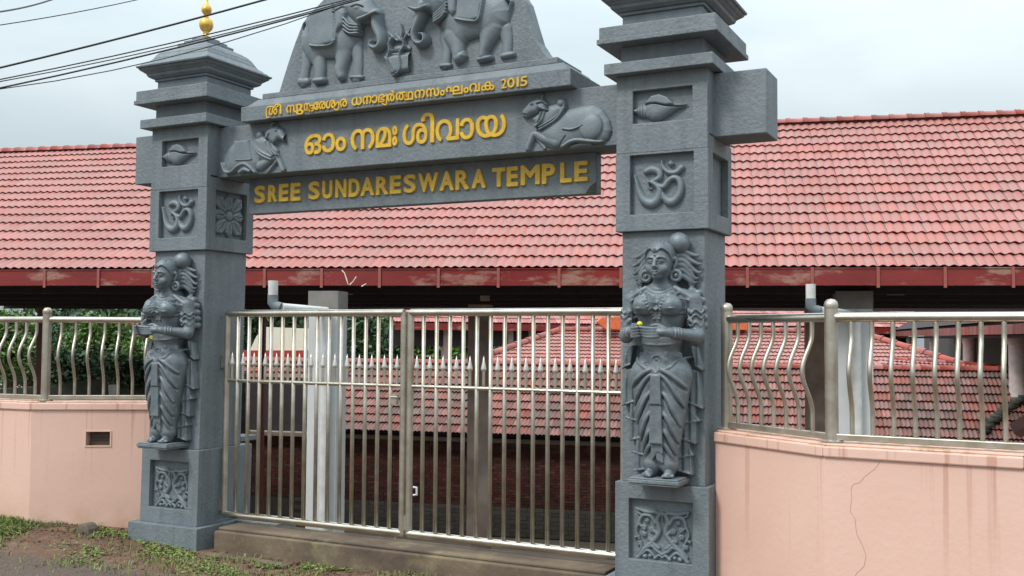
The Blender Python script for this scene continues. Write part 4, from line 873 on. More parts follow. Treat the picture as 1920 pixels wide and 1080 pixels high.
# ================================================================== GATE LEAVES
def pipe(name, a, b, r, m, parent, n=12):
    k = MB(); k.tube([a, b], r, n); return k.build(name, m, parent, smooth=True)
def leaf(x0, x1, label, latch, hinges):
    t = empty('gate_leaf', (x0, .25, .178), 0, label, 'gate', 'pair of steel gate leaves'); w = x1-x0; H = 1.585
    k = MB()
    for a, b in (((0, 0, .027), (w, 0, .027)), ((0, 0, H), (w, 0, H))): pipe('rail', a, b, .027, STEEL, t, 14)
    pipe('stile', (0, 0, .02), (0, 0, H+.005), .024, STEELD, t); pipe('stile', (w, 0, .02), (w, 0, H+.005), .024, STEELD, t)
    k = MB(); k.tube([(0, 0, 1.062), (w, 0, 1.062)], .0145, 10); k.build('middle_rail', STEEL, t, smooth=True)
    bm = MB(); bm.tube([(0, 0, .045), (0, 0, H-.02)], .0145, 10); bme = bm.mesh('bar'); bme.polygons.foreach_set('use_smooth', [True]*len(bme.polygons)); bme.materials.append(STEELD)
    sm = MB(); sm.tube([(0, 0, 1.07), (0, 0, 1.185)], .0105, 8); sme = sm.mesh('spike_rod'); sme.materials.append(STEELD)
    cm = MB(); cm.lathe([(.004, 1.176), (.012, 1.18), (.0195, 1.192), (.0195, 1.20), (.008, 1.25), (.0012, 1.285)], n=12); cme = cm.mesh('spear_point'); cme.materials.append(WHITEM); cme.polygons.foreach_set('use_smooth', [True]*len(cme.polygons))
    n = 15
    for i in range(n-1): o = link('bar', bme, None, t); o.location.x = w*(i+1)/n
    for i in range(n): o = link('spike', sme, None, t); o.location.x = w*(i+.5)/n; link('spear_point', cme, None, o)
    k = MB()
    if latch: k.box(w-.10, w-.045, -.022, .006, .93, 1.0); k.tube([(w-.09, -.03, .985), (w-.03, -.03, .985)], .006, 8); k.build('latch', STEELD, t)
    for z in hinges: k = MB(); k.box(-.05, -.012, -.012, .04, z, z+.10); k.build('hinge', STEELD, t)
    if not latch: k = MB(); k.tube([(.055, -.03, .36), (.085, -.035, .36), (.085, -.035, .31), (.055, -.03, .305)], .008, 8); k.build('white_handle', WHITE, t)
    k = MB(); k.tube([(w*.97, -.005, .04), (w*.97, -.005, -.02)], .006, 8); k.build('drop_bolt', STEELD, t); return t
leaf(-1.648, -.012, 'left leaf of the closed steel gate, with the latch at its middle', True, (.05, 1.16))
leaf(.045, 1.655, 'right leaf of the closed steel gate, beside the nearer statue pillar', False, (.05,))
k = MB(); k.box(-1.545, 1.60, .03, .35, -.06, .118); k.box(-1.545, 1.60, .075, .35, .1181, .14)
tag(k.build('threshold_step', CONC, bevel=.008), 'low weathered concrete step under the steel gate', 'step')
k = MB(); k.box(-1.5, -.7, -.15, -.07, -.07, -.012, lambda x, y, z: (x, y-.02*(x+1.5), z)); tag(k.build('kerb_stone', CONC, bevel=.01), 'thin half-buried concrete kerb in the grass before the gate step', 'kerb')
k = MB(); k.box(-1.62, -1.22, .352, .60, .05, .143); tag(k.build('pillar_pad', PAINT, bevel=.004), 'flat grey masonry pad at the foot of the left pillar behind the gate', 'pad')

# ================================================================== PINK WALLS AND RAILINGS
def wall(name, pts, z0, z1, th, label, hole=None):
    t = empty(name, (pts[0][0], pts[0][1], 0), 0, label, 'wall'); ox, oy = pts[0]; pts = [np.array((p[0]-ox, p[1]-oy)) for p in pts]
    seg = [(pts[i+1]-pts[i])/np.linalg.norm(pts[i+1]-pts[i]) for i in range(len(pts)-1)]
    nb = [np.array((-d[1], d[0])) for d in seg]; nb = [n if n[1] > 0 else -n for n in nb]
    def off(i, q):
        if i == 0: return pts[0]+nb[0]*q
        if i == len(pts)-1: return pts[-1]+nb[-1]*q
        m = nb[i-1]+nb[i]; m /= np.linalg.norm(m); return pts[i]+m*q/(m@nb[i])
    def run(fr, bk, za, zb, skip=None):
        k = MB()
        for i in range(len(pts)-1):
            if skip is not None and i == skip: continue
            a, b, c, d = off(i, fr), off(i+1, fr), off(i+1, bk), off(i, bk); k.add([(*p, z) for z in (za, zb) for p in (a, b, c, d)], [(0, 3, 2, 1), (4, 5, 6, 7), (0, 1, 5, 4), (1, 2, 6, 5), (2, 3, 7, 6), (3, 0, 4, 7)])
        return k
    k = run(.0, th, z0, z1, skip=0 if hole else None)
    if hole:
        s0, s1, h0, h1 = hole; a0, a1, b1, b0 = off(0, 0), off(1, 0), off(1, th), off(0, th)
        def blk(sa, sb, za, zb):
            A, B, Cc, D = a0+(a1-a0)*sa, a0+(a1-a0)*sb, b0+(b1-b0)*sb, b0+(b1-b0)*sa; k.add([(*p, z) for z in (za, zb) for p in (A, B, Cc, D)], [(0, 3, 2, 1), (4, 5, 6, 7), (0, 1, 5, 4), (1, 2, 6, 5), (2, 3, 7, 6), (3, 0, 4, 7)])
        blk(0, s0, z0, z1); blk(s1, 1, z0, z1); blk(s0, s1, z0, h0); blk(s0, s1, h1, z1)
    k.build('wall_face', PINK, t)
    k = run(-.016, th+.016, z1+.0005, z1+.058); k.build('coping', PINK, t, bevel=.008)
    k = run(.012, th-.012, z1+.0585, z1+.07); k.build('coping_top', PINK, t, bevel=.004)
    if hole:
        m0, m1 = (a0+(a1-a0)*s0), (a0+(a1-a0)*s1); n = nb[0]; d = seg[0]*(1 if (a1-a0)@seg[0] > 0 else -1); L_ = np.linalg.norm(m1-m0)
        fk = MB(); P = lambda u, v, z: (*(m0+d*u+n*v), z); e = .012
        for u0, u1, za, zb in ((-e, 0, h0-e, h1+e), (L_, L_+e, h0-e, h1+e), (0, L_, h0-e, h0), (0, L_, h1, h1+e)): fk.box(u0, u1, -.006, .03, za, zb, P)
        fk.build('niche_frame', PINK, t, bevel=.002)
        fk = MB(); fk.box(.002, L_-.002, .07, .09, h0+.001, h1-.001, P); fk.build('niche_back', GLASS, t)
        fk = MB(); fk.box(.02, L_-.02, .05, .07, h1-.05, h1-.012, P); fk.box(.01, L_-.01, .045, .0699, h0+.002, h0+.03, P); fk.build('niche_box', DEADL, t, bevel=.003)
    return t
RW = [(2.285, .125), (3.003, -.364), (3.948, -.415), (9.0, -.66)]
LW = [(-2.29, .37), (-3.27, -.22), (-8.9, -.75)]
wall('compound_wall', RW, -.15, .976, .22, 'cracked pink rendered wall right of the near pillar, streaked with rain marks')
wall('compound_wall', LW, -.15, .976, .22, 'pink rendered wall left of the far pillar with a small framed niche', hole=(.455, .62, .69, .80))
def crack(P, m=DEADL):
    k = MB(); pts = []
    for (x, y) in P:
        # on the second stretch of the right wall
        a, b = np.array(RW[1]), np.array(RW[2]); d = ray(x, y); n = np.array((-(b-a)[1], (b-a)[0])); t = ((a-CAM[:2])@n)/(d[:2]@n); pts.append(CAM+d*t)
    k.tube([tuple(p) for p in pts], .0011, 5); return k
kk = crack([(1650, 866), (1640, 880), (1622, 893), (1612, 905), (1600, 908), (1596, 916), (1597, 935), (1594, 958), (1603, 972), (1606, 1000), (1617, 1022), (1624, 1042), (1620, 1062), (1606, 1075), (1598, 1095)]); kw = bpy.data.objects['compound_wall']
o = kk.build('crack', mat('crack_shadow', (.34, .18, .13), .9), kw); o.location = (-RW[0][0], -RW[0][1], 0)

def railing(p0, p1, bars, zb, zt, label, posts, bulge=.075, s0=.06, s1=None, group='steel railings on the pink walls'):
    p0, p1 = np.array(p0, float), np.array(p1, float); L_ = np.linalg.norm(p1-p0); d = (p1-p0)/L_; n = np.array((d[1], -d[0])); n = n if n[1] < 0 else -n
    t = empty('railing', (*p0, zb), math.atan2(d[1], d[0]), label, 'railing', group); sg = -1 if n@np.array((-d[1], d[0])) > 0 else 1   # local y sign of outward side
    H = zt-zb; oy = -1 if (np.array((-d[1], d[0]))@n) < 0 else 1
    k = MB(); k.tube([(0, 0, H), (L_, 0, H)], .026, 14); k.build('top_rail', STEEL, t, smooth=True)
    k = MB(); k.box(0, L_, -.019, .019, .012, .046); k.build('bottom_rail', STEELD, t, bevel=.004)
    def bow(b):      # straight ends, one round belly high on the bar, easing back below
        if b < .14 or b > .88: return 0
        t = (b-.14)/.74; return .5-.5*math.cos(2*math.pi*t**1.12)
    Pp = [(0, oy*bulge*bow(i/36), .046+(H-.06)*i/36) for i in range(37)]
    m = MB(); m.tube(Pp, .0125, 10); me = m.mesh('bar'); me.materials.append(STEELD); me.polygons.foreach_set('use_smooth', [True]*len(me.polygons))
    for s in bars: o = link('bar', me, None, t); o.location.x = s
    for s in posts:
        m = MB(); m.tube([(s, 0, .0), (s, 0, H+.045)], .035, 16); m.lathe([(.035, H+.045), (.036, H+.052), (.038, H+.066), (.034, H+.082), (.022, H+.095), (.0005, H+.10)], (s, 0, 0), 16); m.lathe([(.06, .001), (.06, .008), (.04, .014)], (s, 0, 0), 16); m.build('post', STEELD, t, smooth=True)
    return t
zb, zt = 1.047, 1.712
in_ = lambda p, q: np.array(p)+np.array(q)
a, b, c_, e_ = (2.335, .20), (3.03, -.275), (3.97, -.325), (8.9, -.58)
La = math.dist(a, b); railing(a, b, [La*(i+1)/8.4 for i in range(7)], zb, zt, 'short steel railing with bowed bars between the near pillar and the wall corner', (0,))
Lb = math.dist(b, e_); railing(b, e_, [.105*i for i in range(1, int(Lb/.105))], zb, zt, 'long steel railing with bowed bars on the right wall, running out of the picture', (0, 2.0, 4.0))
a, b, e_ = (-2.33, .45), (-3.235, -.125), (-8.8, -.65)
La = math.dist(a, b); railing(b, a, [.115*i for i in range(1, int(La/.115))], zb, zt, 'steel railing with bowed bars between the far pillar and the left post', (0,))
Lb = math.dist(b, e_); railing(e_, b, [Lb-.11*i for i in range(1, int(Lb/.11))], zb, zt, 'steel railing with bowed bars at the left edge of the picture', (Lb-2.0, Lb-4))

# ================================================================== FRONT HALL (big tiled roof on tall columns, floor far below the road)
hall = empty('pillared_hall', (0, 0, 0), label='long open temple hall with a big pink tiled roof and red gutter behind the gateway', cat='building')
Em = PZ(960, 504, 2.45); a_ = R_(15.6); e_h = np.array((math.cos(a_), math.sin(a_), 0)); n_h = np.array((-e_h[1], e_h[0], 0))
E0 = PZ(0, 507, 2.45); E1 = PZ(1920, 502.5, 2.45); de = (E1-E0)/np.linalg.norm(E1-E0)
R0 = PZ(0, 288, 5.0); R1 = PZ(1920, 218, 5.0); dr = (R1-R0)/np.linalg.norm(R1-R0)
EA, EB = E0-de*6.5, E1+de*3.0; RA, RB = foot(EA, R0, R1, e_h), foot(EB, R0, R1, e_h)
occ = lambda x, y: (250 < x < 480 and y < 500) or (1140 < x < 1375 and y < 560) or (470 < x < 1150 and y < 360) or y > 515
rc = tiled_roof(hall, EA, EB, RB, RA, .235, .325, TILE, humps=2, amp=.025, occl=occ, seg=5, lift=.027)
print('front roof rows/cols', rc, 'pitch', math.degrees(math.atan2(RA[2]-EA[2], np.linalg.norm((RA-EA)[:2]))))
ridge_line(hall, RA+np.array((0, 0, .02)), RB+np.array((0, 0, .02)), RIDGE, .26, .10)
# far slope underside (rafters seen under the ridge) and the dark ceiling
FA, FB = RA+(RA-EA)*np.array((1, 1, -1)), RB+(RB-EB)*np.array((1, 1, -1)); FA[2] += .25; FB[2] += .25; FA -= (FA-RA)*.12; FB -= (FB-RB)*.12
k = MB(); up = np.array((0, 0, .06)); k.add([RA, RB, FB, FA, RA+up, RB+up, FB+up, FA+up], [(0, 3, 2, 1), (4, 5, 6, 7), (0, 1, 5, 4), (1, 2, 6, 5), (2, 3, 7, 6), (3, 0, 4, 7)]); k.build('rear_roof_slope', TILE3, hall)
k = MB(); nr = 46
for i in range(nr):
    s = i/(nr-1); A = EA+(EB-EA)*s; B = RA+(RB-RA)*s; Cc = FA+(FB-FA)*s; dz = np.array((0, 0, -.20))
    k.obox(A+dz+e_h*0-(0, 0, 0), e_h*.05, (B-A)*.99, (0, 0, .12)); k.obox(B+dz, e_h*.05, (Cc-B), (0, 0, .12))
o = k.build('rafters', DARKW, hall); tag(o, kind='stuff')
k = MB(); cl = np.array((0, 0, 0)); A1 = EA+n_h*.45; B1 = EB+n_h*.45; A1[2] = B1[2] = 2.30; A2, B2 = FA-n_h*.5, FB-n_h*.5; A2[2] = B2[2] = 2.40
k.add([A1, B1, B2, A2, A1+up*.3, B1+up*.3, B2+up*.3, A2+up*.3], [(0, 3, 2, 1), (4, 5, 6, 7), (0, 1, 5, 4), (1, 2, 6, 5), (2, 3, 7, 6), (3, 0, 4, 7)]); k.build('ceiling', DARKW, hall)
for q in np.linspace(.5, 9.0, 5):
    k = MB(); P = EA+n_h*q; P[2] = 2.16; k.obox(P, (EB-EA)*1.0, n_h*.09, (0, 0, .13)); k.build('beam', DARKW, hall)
# box gutter and its straps
gz0, gz1 = 2.238, 2.45; k = MB(); A = EA-n_h*.16; B = EB-n_h*.16; A[2] = B[2] = gz0; d = B-A
k.obox(A, d, n_h*.006, (0, 0, gz1-gz0)); k.obox(A+n_h*.0061, d, n_h*.17, (0, 0, .006)); k.obox(A+n_h*.176, d, n_h*.006, (0, 0, gz1-gz0-.03)); k.obox(A-n_h*.012+(0, 0, gz1-gz0-.012), d, n_h*.0118, (0, 0, .012))
gut = k.build('gutter', GUTTER, hall); sl = np.linalg.norm(d); dn = d/sl
s_off = (proj_s := None)
STRAP = mat('strap_paint', (.36, .10, .08), .4); P0 = PZ(495, 520, 2.34); s_first = (P0-A)@dn
m = MB(); m.box(-.018, .018, -.016, -.0125, -.03, gz1-gz0+.006); sme = m.mesh('gutter_strap')
i0 = int(-s_first/.765)-1
for i in range(i0, i0+30):
    s = s_first+i*.765
    if 0 < s < sl: o = link('gutter_strap', sme, STRAP, gut); p = A+dn*s; o.location = p; o.rotation_euler.z = math.atan2(dn[1], dn[0])
for Q in ([(641, 507), (646, 512), (650, 524), (653, 534)], [(656, 534), (662, 528), (668, 519)], [(678, 537), (687, 532)]):
    k = MB(); Q3 = []
    for x, y in Q: d = ray(x, y); t = ((A-CAM)@n_h)/(d@n_h); Q3.append(CAM+d*t-n_h*.001)
    k.tube(Q3, [.008, .005, .007, .003][:len(Q3)], 6); k.build('peeled_paint', CREAM, gut)
# columns: near row (white), second row (beige / brown) placed by sight lines at their depth
CAPM = mat('shaded_grey_capital', (.22, .21, .19), .7)  # capital grey, darkened to carry the roof's shade on the column tops
def column(px0, px1, D, ztop, m, name='column', zbot=-3.2, cap=None):
    p0, p1 = AT(px0, 600, D), AT(px1, 600, D); w = np.linalg.norm((p1-p0)[:2]); c = (p0+p1)/2; ang = R_(15.6); vis = w/(abs(math.cos(ang-YAW))+abs(math.sin(ang-YAW))*.9)
    k = MB(); h = vis/2; cs = lambda x, y, z: (c[0]+x*math.cos(ang)-y*math.sin(ang), c[1]+x*math.sin(ang)+y*math.cos(ang), z)
    k.box(-h, h, -h*.9, h*.9, zbot, ztop, cs)
    if cap: k.box(-h-.03, h+.03, -h-.03, h+.03, ztop-.18, ztop+.001, cs)
    return k.build(name, m, hall, bevel=.01), c, h, cs
for px0, px1, D, zt_, m in ((582, 648, 13.05, 2.10, WHITE), (1562, 1636, 13.05, 2.14, WHITE), (878, 924, 16.5, 2.10, BEIGE), (1507, 1546, 16.5, 2.10, BEIGE), (71, 85, 19.5, 2.10, BROWNC), (486, 499, 19.5, 2.10, BROWNC), (-160, -95, 12.75, 2.1, WHITE), (2080, 2150, 12.75, 2.1, WHITE)):
    cc = column(px0, px1, D, zt_-(.17 if m is WHITE else 0), m)
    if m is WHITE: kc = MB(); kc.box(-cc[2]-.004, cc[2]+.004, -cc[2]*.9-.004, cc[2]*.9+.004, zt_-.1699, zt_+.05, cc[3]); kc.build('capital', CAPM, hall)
def dpipe(px, py, pxe):
    p = AT(px, py, 12.25); p[2] = 2.24; k = MB(); k.tube([p, p-(0, 0, .17)], .058, 14); o = k.build('downpipe', PVC, hall, smooth=True)
    k = MB(); q = p-(0, 0, .171); k.tube([q, q-(0, 0, .09), q-(0, 0, .13)+dn*.03, q-(0, 0, .15)+dn*.10], .064, 14); k.build('pipe_elbow', PVCG, o, smooth=True)
    t = AT(pxe, 575, 12.8); k = MB(); a = q-(0, 0, .15)+dn*.10; t[2] = a[2]-.03; k.tube([a, t, t-(0, 0, .05), t*np.array((1, 1, 0))+(0, 0, -3.2)], .058, 14); k.build('drain_pipe', PVC, o, smooth=True)
dpipe(512, 545, 612); dpipe(1520, 545, 1606)
for px, py, w in ((648, 552, 22), (1680, 553, 30), (908, 564, 16)):
    p = AT(px, py, 14); k = MB(); ww = w*14/FPX; k.obox(p-e_h*ww/2, e_h*ww, n_h*.08, (0, 0, .07)); k.build('ceiling_lamp', BEIGE, hall)

# ================================================================== INNER COURT ROOF (low tiled wing with brick wall)
court = empty('cloister_wing', (0, 0, 0), label='low brick cloister with a weathered clay tile roof behind the hall columns', cat='building')
ze = -.75; A = PZ(560, 806, ze); B = PZ(1165, 824, ze); dd = (B-A)/np.linalg.norm(B-A); ang = math.atan2(dd[1], dd[0]); e2 = dd; n2 = np.array((-dd[1], dd[0], 0)); n2 = n2 if n2[1] > 0 else -n2
mid = PZ(900, 816, ze); best = None
for zr in np.arange(.2, 2.2, .02):
    r = PZ(905, 684, zr); run = (r-mid)@n2; pit = math.atan2(zr-ze, run)
    if best is None or abs(pit-R_(31)) < best[0]: best = (abs(pit-R_(31)), zr, run)
zr, run = best[1], best[2]; print('court pitch ok', best, 'ang', math.degrees(ang), 'dist', mid)
# the wing is a little shorter than the frame on the left; its first metres are an open recess
A = PZ(590, 806.8, ze); B = A+dd*17; D_r = A+n2*run; D_r[2] = zr; C_r = B+n2*run; C_r[2] = zr
occ2 = lambda x, y: (1150 < x < 1365) or y > 850 or x > 1930
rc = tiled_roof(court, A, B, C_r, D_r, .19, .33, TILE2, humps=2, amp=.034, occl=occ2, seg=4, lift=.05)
print('court rows', rc)
ridge_line(court, D_r+(0, 0, .03), C_r+(0, 0, .03), RIDGE, .42, .13)
# back slope, just its top seen over the ridge
k = MB(); v_ = [D_r, C_r, C_r+n2*run-(0, 0, zr-ze), D_r+n2*run-(0, 0, zr-ze)]; k.add(v_, [(0, 1, 2, 3)]); k.build('rear_slope', TILE3, court)
# left part: upper strip of tiles over a dark open recess
A3 = A-dd*3.6+n2*run*.72; B3 = A-dd*.02+n2*run*.72; A3[2] = B3[2] = ze+(zr-ze)*.72
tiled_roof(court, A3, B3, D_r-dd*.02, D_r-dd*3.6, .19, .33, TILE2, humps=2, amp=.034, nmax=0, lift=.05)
ridge_line(court, D_r-dd*3.6+(0, 0, .03), D_r+(0, 0, .03), RIDGE, .42, .13)
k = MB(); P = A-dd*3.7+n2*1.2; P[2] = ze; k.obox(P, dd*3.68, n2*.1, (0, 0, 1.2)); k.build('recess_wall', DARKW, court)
# ledge, wall of bricks, plinth courses
k = MB(); P = A-dd*3.7+n2*.18; P[2] = ze-.19; k.obox(P, dd*20.5, n2*.3, (0, 0, .105)); k.build('ledge', LEDGE, court, bevel=.01)
W0 = A-dd*3.7+n2*.40; W0[2] = 0
k = MB(); P = W0.copy(); P[2] = -3.2; k.obox(P+n2*.012, dd*20.5, n2*.2, (0, 0, 2.26)); k.build('mortar_wall', MORT, court)
bl, bh = .215, .068; mb = MB(); mb.box(.004, bl-.008, -.006, .02, .004, bh-.006); bme = mb.mesh('brick'); bme.materials.append(BRICK); rest = MB(); cnt = 0
rot = math.atan2(dd[1], dd[0])
for j in range(22):
    z = -2.46+j*bh
    for i in range(95):
        s = i*bl+(bl/2 if j % 2 else 0); p = W0+dd*s; p[2] = z; x, y, dpt = proj(p)
        see = 470 < x < 1155 and 800 < y < 960 and not (583 < x < 645) and not (880 < x < 922)
        jit = random.uniform(-.004, .004)
        if see and cnt < 300 and x > 640: o = link('brick', bme, None, court); o.location = (p+n2*jit); o.rotation_euler.z = rot; cnt += 1
        elif 400 < x < 2000: P = p+n2*jit; rest.obox(P+dd*.004-n2*.006, dd*(bl-.012), n2*.026, (0, 0, bh-.01), random.uniform(.001, 1))
tag(rest.build('brickwork', BRICK, court), kind='stuff')
mb = MB(); mb.box(.005, .395, -.012, .02, .003, .097); pme = mb.mesh('plinth_block'); pme.materials.append(PLINTH)
for j in range(7):
    for i in range(36):
        p = W0+dd*(i*.4+(.2 if j % 2 else 0)+3); p[2] = -2.47-.1*(j+1); x, y, _ = proj(p)
        if 440 < x < 1160: o = link('plinth_block', pme, None, court); o.location = p; o.rotation_euler.z = rot

# ================================================================== SHRINE ROOF behind (hipped)
shr = empty('shrine', (0, 0, 0), label='hipped red tile shrine roof rising behind the cloister ridge', cat='building')
ridL = AT(1050, 621, 31); zz = ridL[2]; ridR = ridL+np.array((math.cos(R_(20)), math.sin(R_(20)), 0))*8.6; eL = AT(965, 700, 27.8); ez = eL[2]; 
dS = (ridR-ridL)/np.linalg.norm(ridR-ridL); nS = np.array((-dS[1], dS[0], 0)); hrun = (ridL-eL)@nS; eLq = ridL-nS*hrun-dS*hrun*.9; eRq = ridR-nS*hrun+dS*hrun*.9; eLq[2] = eRq[2] = ez
LL = np.linalg.norm(eRq-eLq); f0 = hrun*.9/LL
RLx, RRx = eLq+nS*hrun, eRq+nS*hrun; RLx[2] = RRx[2] = zz
tiled_roof(shr, eLq, eRq, RRx, RLx, .23, .30, TILE, humps=2, amp=.025, clip=lambda s, t: f0*t-.004 < s < 1-f0*t+.004, nmax=0, seg=3)
k = MB(); bL, bR = eLq+nS*hrun*2, eRq+nS*hrun*2; dn_ = np.array((0, 0, -.03)); k.add([eLq+dn_, eRq+dn_, ridR+dn_, ridL+dn_, bL, bR], [(0, 1, 2, 3), (0, 3, 4), (1, 5, 2), (3, 2, 5, 4)]); k.build('roof_slopes', TILE3, shr)
for p, q in ((eLq, ridL), (eRq, ridR), (ridL, ridR)): ridge_line(shr, p+(0, 0, .03), q+(0, 0, .03), RIDGE, .42, .14)
k = MB(); k.obox(eLq+nS*.5+dS*.5-(0, 0, 3.6), dS*(LL-1), nS*(hrun*2-1), (0, 0, 3.4)); k.build('wall', WHITE, shr)

# ================================================================== FAR HALL (pale roof, columns) and the right-hand hall running towards the road
far = empty('far_hall', (0, 0, 0), label='distant hall with a pale pink tile roof and columns beyond the shrine', cat='building')
FD = 42; fA = AT(740, 605, FD-3); fB = AT(1720, 621, FD+6); fz = 2.15; fA[2] = fB[2] = fz; df = (fB-fA)/np.linalg.norm(fB-fA); nf = np.array((-df[1], df[0], 0))
# eave height from the sight line at x=900
pe = AT(900, 607, FD); fA[2] = fB[2] = pe[2]; fz = pe[2]
rF = fA+nf*3.6+(0, 0, 2.2); rG = fB+nf*3.6+(0, 0, 2.2)
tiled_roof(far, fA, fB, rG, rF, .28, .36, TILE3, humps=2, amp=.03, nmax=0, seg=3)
k = MB(); k.obox(fA-(0, 0, .28)-nf*.05, (fB-fA), nf*.05, (0, 0, .26)); k.build('fascia', GUTTER, far); 
k = MB(); k.obox(fA-(0, 0, .9)+nf*.6, (fB-fA), nf*.2, (0, 0, .8)); k.build('lintel', DARKW, far)
for px, w in ((805, .32), (864, .5), (883, .2), (938, .22), (982, .25), (1100, .3)):
    p = AT(px, 640, FD); s = (p-fA)@df; c = fA+df*s+nf*.5; k = MB(); k.obox(np.array((c[0], c[1], -3.2)), df*w, nf*w, (0, 0, fz+3.0)); k.build('column', mat('pink_column', (.42, .32, .30), .6) if 'pink_column' not in MATS else MATS['pink_column'], far)
rh = empty('side_hall', (0, 0, 0), label='red roofed side hall with round pale columns at the right edge of the picture', cat='building')
rz_ = 1.93; q0 = PZ(1640, 624, rz_); q1 = PZ(1935, 604, rz_); dq = (q1-q0)/np.linalg.norm(q1-q0); q1 = q1+dq*3; nq = np.array((dq[1], -dq[0], 0)); nq = nq if nq[0] > 0 else -nq
k = MB(); up2 = (0, 0, 2.6); k.add([q0, q1, q1+nq*5+np.array(up2), q0+nq*5+np.array(up2)], [(0, 1, 2, 3)]); 
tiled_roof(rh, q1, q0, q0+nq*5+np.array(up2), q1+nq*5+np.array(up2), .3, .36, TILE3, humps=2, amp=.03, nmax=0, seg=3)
k = MB(); 
for i in range(int(np.linalg.norm(q1-q0)/.3)): k.obox(q0+dq*.3*i-(0, 0, .22)-nq*.03, dq*.285, nq*.04, (0, 0, .21), random.uniform(.001, 1))
o = k.build('fascia_boards', mat('red_fascia_board', (.25, .06, .05), .6, rand=.35), rh); tag(o, kind='stuff')
k = MB(); k.obox(q0-(0, 0, .30)+nq*.1, q1-q0, nq*4.5, (0, 0, .06)); k.build('ceiling', DARKW, rh)
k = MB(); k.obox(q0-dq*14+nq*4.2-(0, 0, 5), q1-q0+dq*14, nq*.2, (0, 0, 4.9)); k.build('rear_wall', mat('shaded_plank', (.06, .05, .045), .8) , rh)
pc = mat('pale_column', (.62, .52, .50), .5)
for px0, px1 in ((1700, 1709), (1743, 1757), (1806, 1829), (1892, 1925)):
    pxm = (px0+px1)/2; dr_ = ray(pxm, 640)[:2]; cc_ = CAM[:2]; base = (q0+nq*.55)[:2]; M_ = np.array([[dr_[0], -dq[0]], [dr_[1], -dq[1]]]); t_, s_ = np.linalg.solve(M_, base-cc_); c = cc_+dr_*t_; w = (px1-px0)/FPX*t_/2
    k = MB(); k.lathe([(w, -3.2), (w, rz_-.45), (w*1.1, rz_-.44), (w*1.1, rz_-.28)], (c[0], c[1], 0), 20); k.build('column', pc, rh, smooth=True)
# sloping tile bank in front of the side hall: far slope of the cloister corner
cb = empty('corner_roof', (0, 0, 0), label='tiled corner roof rising just above the cloister ridge before the side hall', cat='building')
def ridge_depth(px):
    lo_, hi_ = 0., 1.
    for _ in range(40):
        m_ = (lo_+hi_)/2; x = proj(D_r+(C_r-D_r)*m_)[0]; lo_, hi_ = (m_, hi_) if x < px else (lo_, m_)
    return proj(D_r+(C_r-D_r)*lo_)[2]
d0, d1 = ridge_depth(1650), ridge_depth(1930); print('ridge depths', d0, d1)
g0 = AT(1668, 674, d0+1.6); g1 = AT(1990, 698, d1+1.6); h0 = AT(1625, 700, d0+.35); h1 = AT(1990, 712, d1+.35)
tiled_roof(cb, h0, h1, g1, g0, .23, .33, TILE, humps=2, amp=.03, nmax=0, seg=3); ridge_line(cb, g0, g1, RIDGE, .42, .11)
k = MB(); k.add([g0, g1, g1-(0, 0, 3), g0-(0, 0, 3)], [(0, 1, 2, 3)]); k.build('rear_wall', DARKW, cb)
# mossy valley and lower roof at the right edge
nC = np.cross(dd, D_r-A); nC /= np.linalg.norm(nC); nC = nC if nC[2] > 0 else -nC
def onroof(x, y, up_): d = ray(x, y); t = ((A-CAM)@nC)/(d@nC); return CAM+d*t*(1-up_/20)
mv = MB(); mid_ = [(1990, 690), (1925, 742), (1900, 758), (1882, 770), (1866, 783), (1853, 797), (1842, 812)]
for q in range(len(mid_)-1):
    for w_ in range(5):
        x = mid_[q][0]+(mid_[q+1][0]-mid_[q][0])*w_/5; y = mid_[q][1]+(mid_[q+1][1]-mid_[q][1])*w_/5; p = onroof(x, y, .12); s_ = random.uniform(.10, .2)
        a = random.uniform(0, 3); X_ = (dd*math.cos(a)+n2*math.sin(a))*s_*1.5; Y_ = (n2*math.cos(a)-dd*math.sin(a))*s_
        mv.obox(p-X_/2-Y_/2-nC*.1, X_, Y_+nC*.05, nC*random.uniform(.06, .14))
tag(mv.build('roof_valley', MOSS, smooth=2), 'dark mossy roof valley at the right edge above the cloister tiles', 'roof valley')
lv = MB(); V_ = [AT(x, y, 18) for x, y in ((1925, 775), (1892, 795), (1900, 812), (1925, 800))]; V2 = [v+np.array((.1, .25, -.1)) for v in V_]; lv.add(V_+V2, [(0, 1, 2, 3), (7, 6, 5, 4), (0, 4, 5, 1), (1, 5, 6, 2), (2, 6, 7, 3), (3, 7, 4, 0)])
tag(lv.build('loose_tile', TILE2), 'orange tile lying at the mossy roof valley', 'tile')

# cream signboard building with a red base, left behind the gate
sb = empty('kiosk', (0, 0, 0), label='cream painted kiosk block on a red base seen through the left gate leaf', cat='kiosk')
sD = 34; k = MB()
def q3(P, D, th, m, name, parent):
    V_ = [AT(x, y, D) for x, y in P]; n_ = len(V_); f = np.array((-_F[0], -_F[1], 0)); V2 = [v-f*th for v in V_]; kk = MB(); kk.add(V_+V2, [tuple(range(n_)), tuple(range(2*n_-1, n_-1, -1))]+[(i, (i+1) % n_, (i+1) % n_+n_, i+n_) for i in range(n_)]); return kk.build(name, m, parent)
q3([(468, 657), (481, 630), (498, 613), (578, 616), (588, 626), (588, 657)], sD, 1.5, CREAM, 'block', sb); q3([(455, 657.5), (592, 657.5), (592, 685), (455, 685)], sD-.1, 1.8, REDP, 'base', sb)
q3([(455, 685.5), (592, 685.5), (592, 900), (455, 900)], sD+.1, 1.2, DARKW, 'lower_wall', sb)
q3([(1128, 596), (1165, 594), (1165, 618), (1135, 616), (1120, 603)], 30, .6, ORANGE, 'awning', None); o = bpy.data.objects['awning']; tag(o, 'orange awning beside the right pillar, seen through the gate', 'awning')
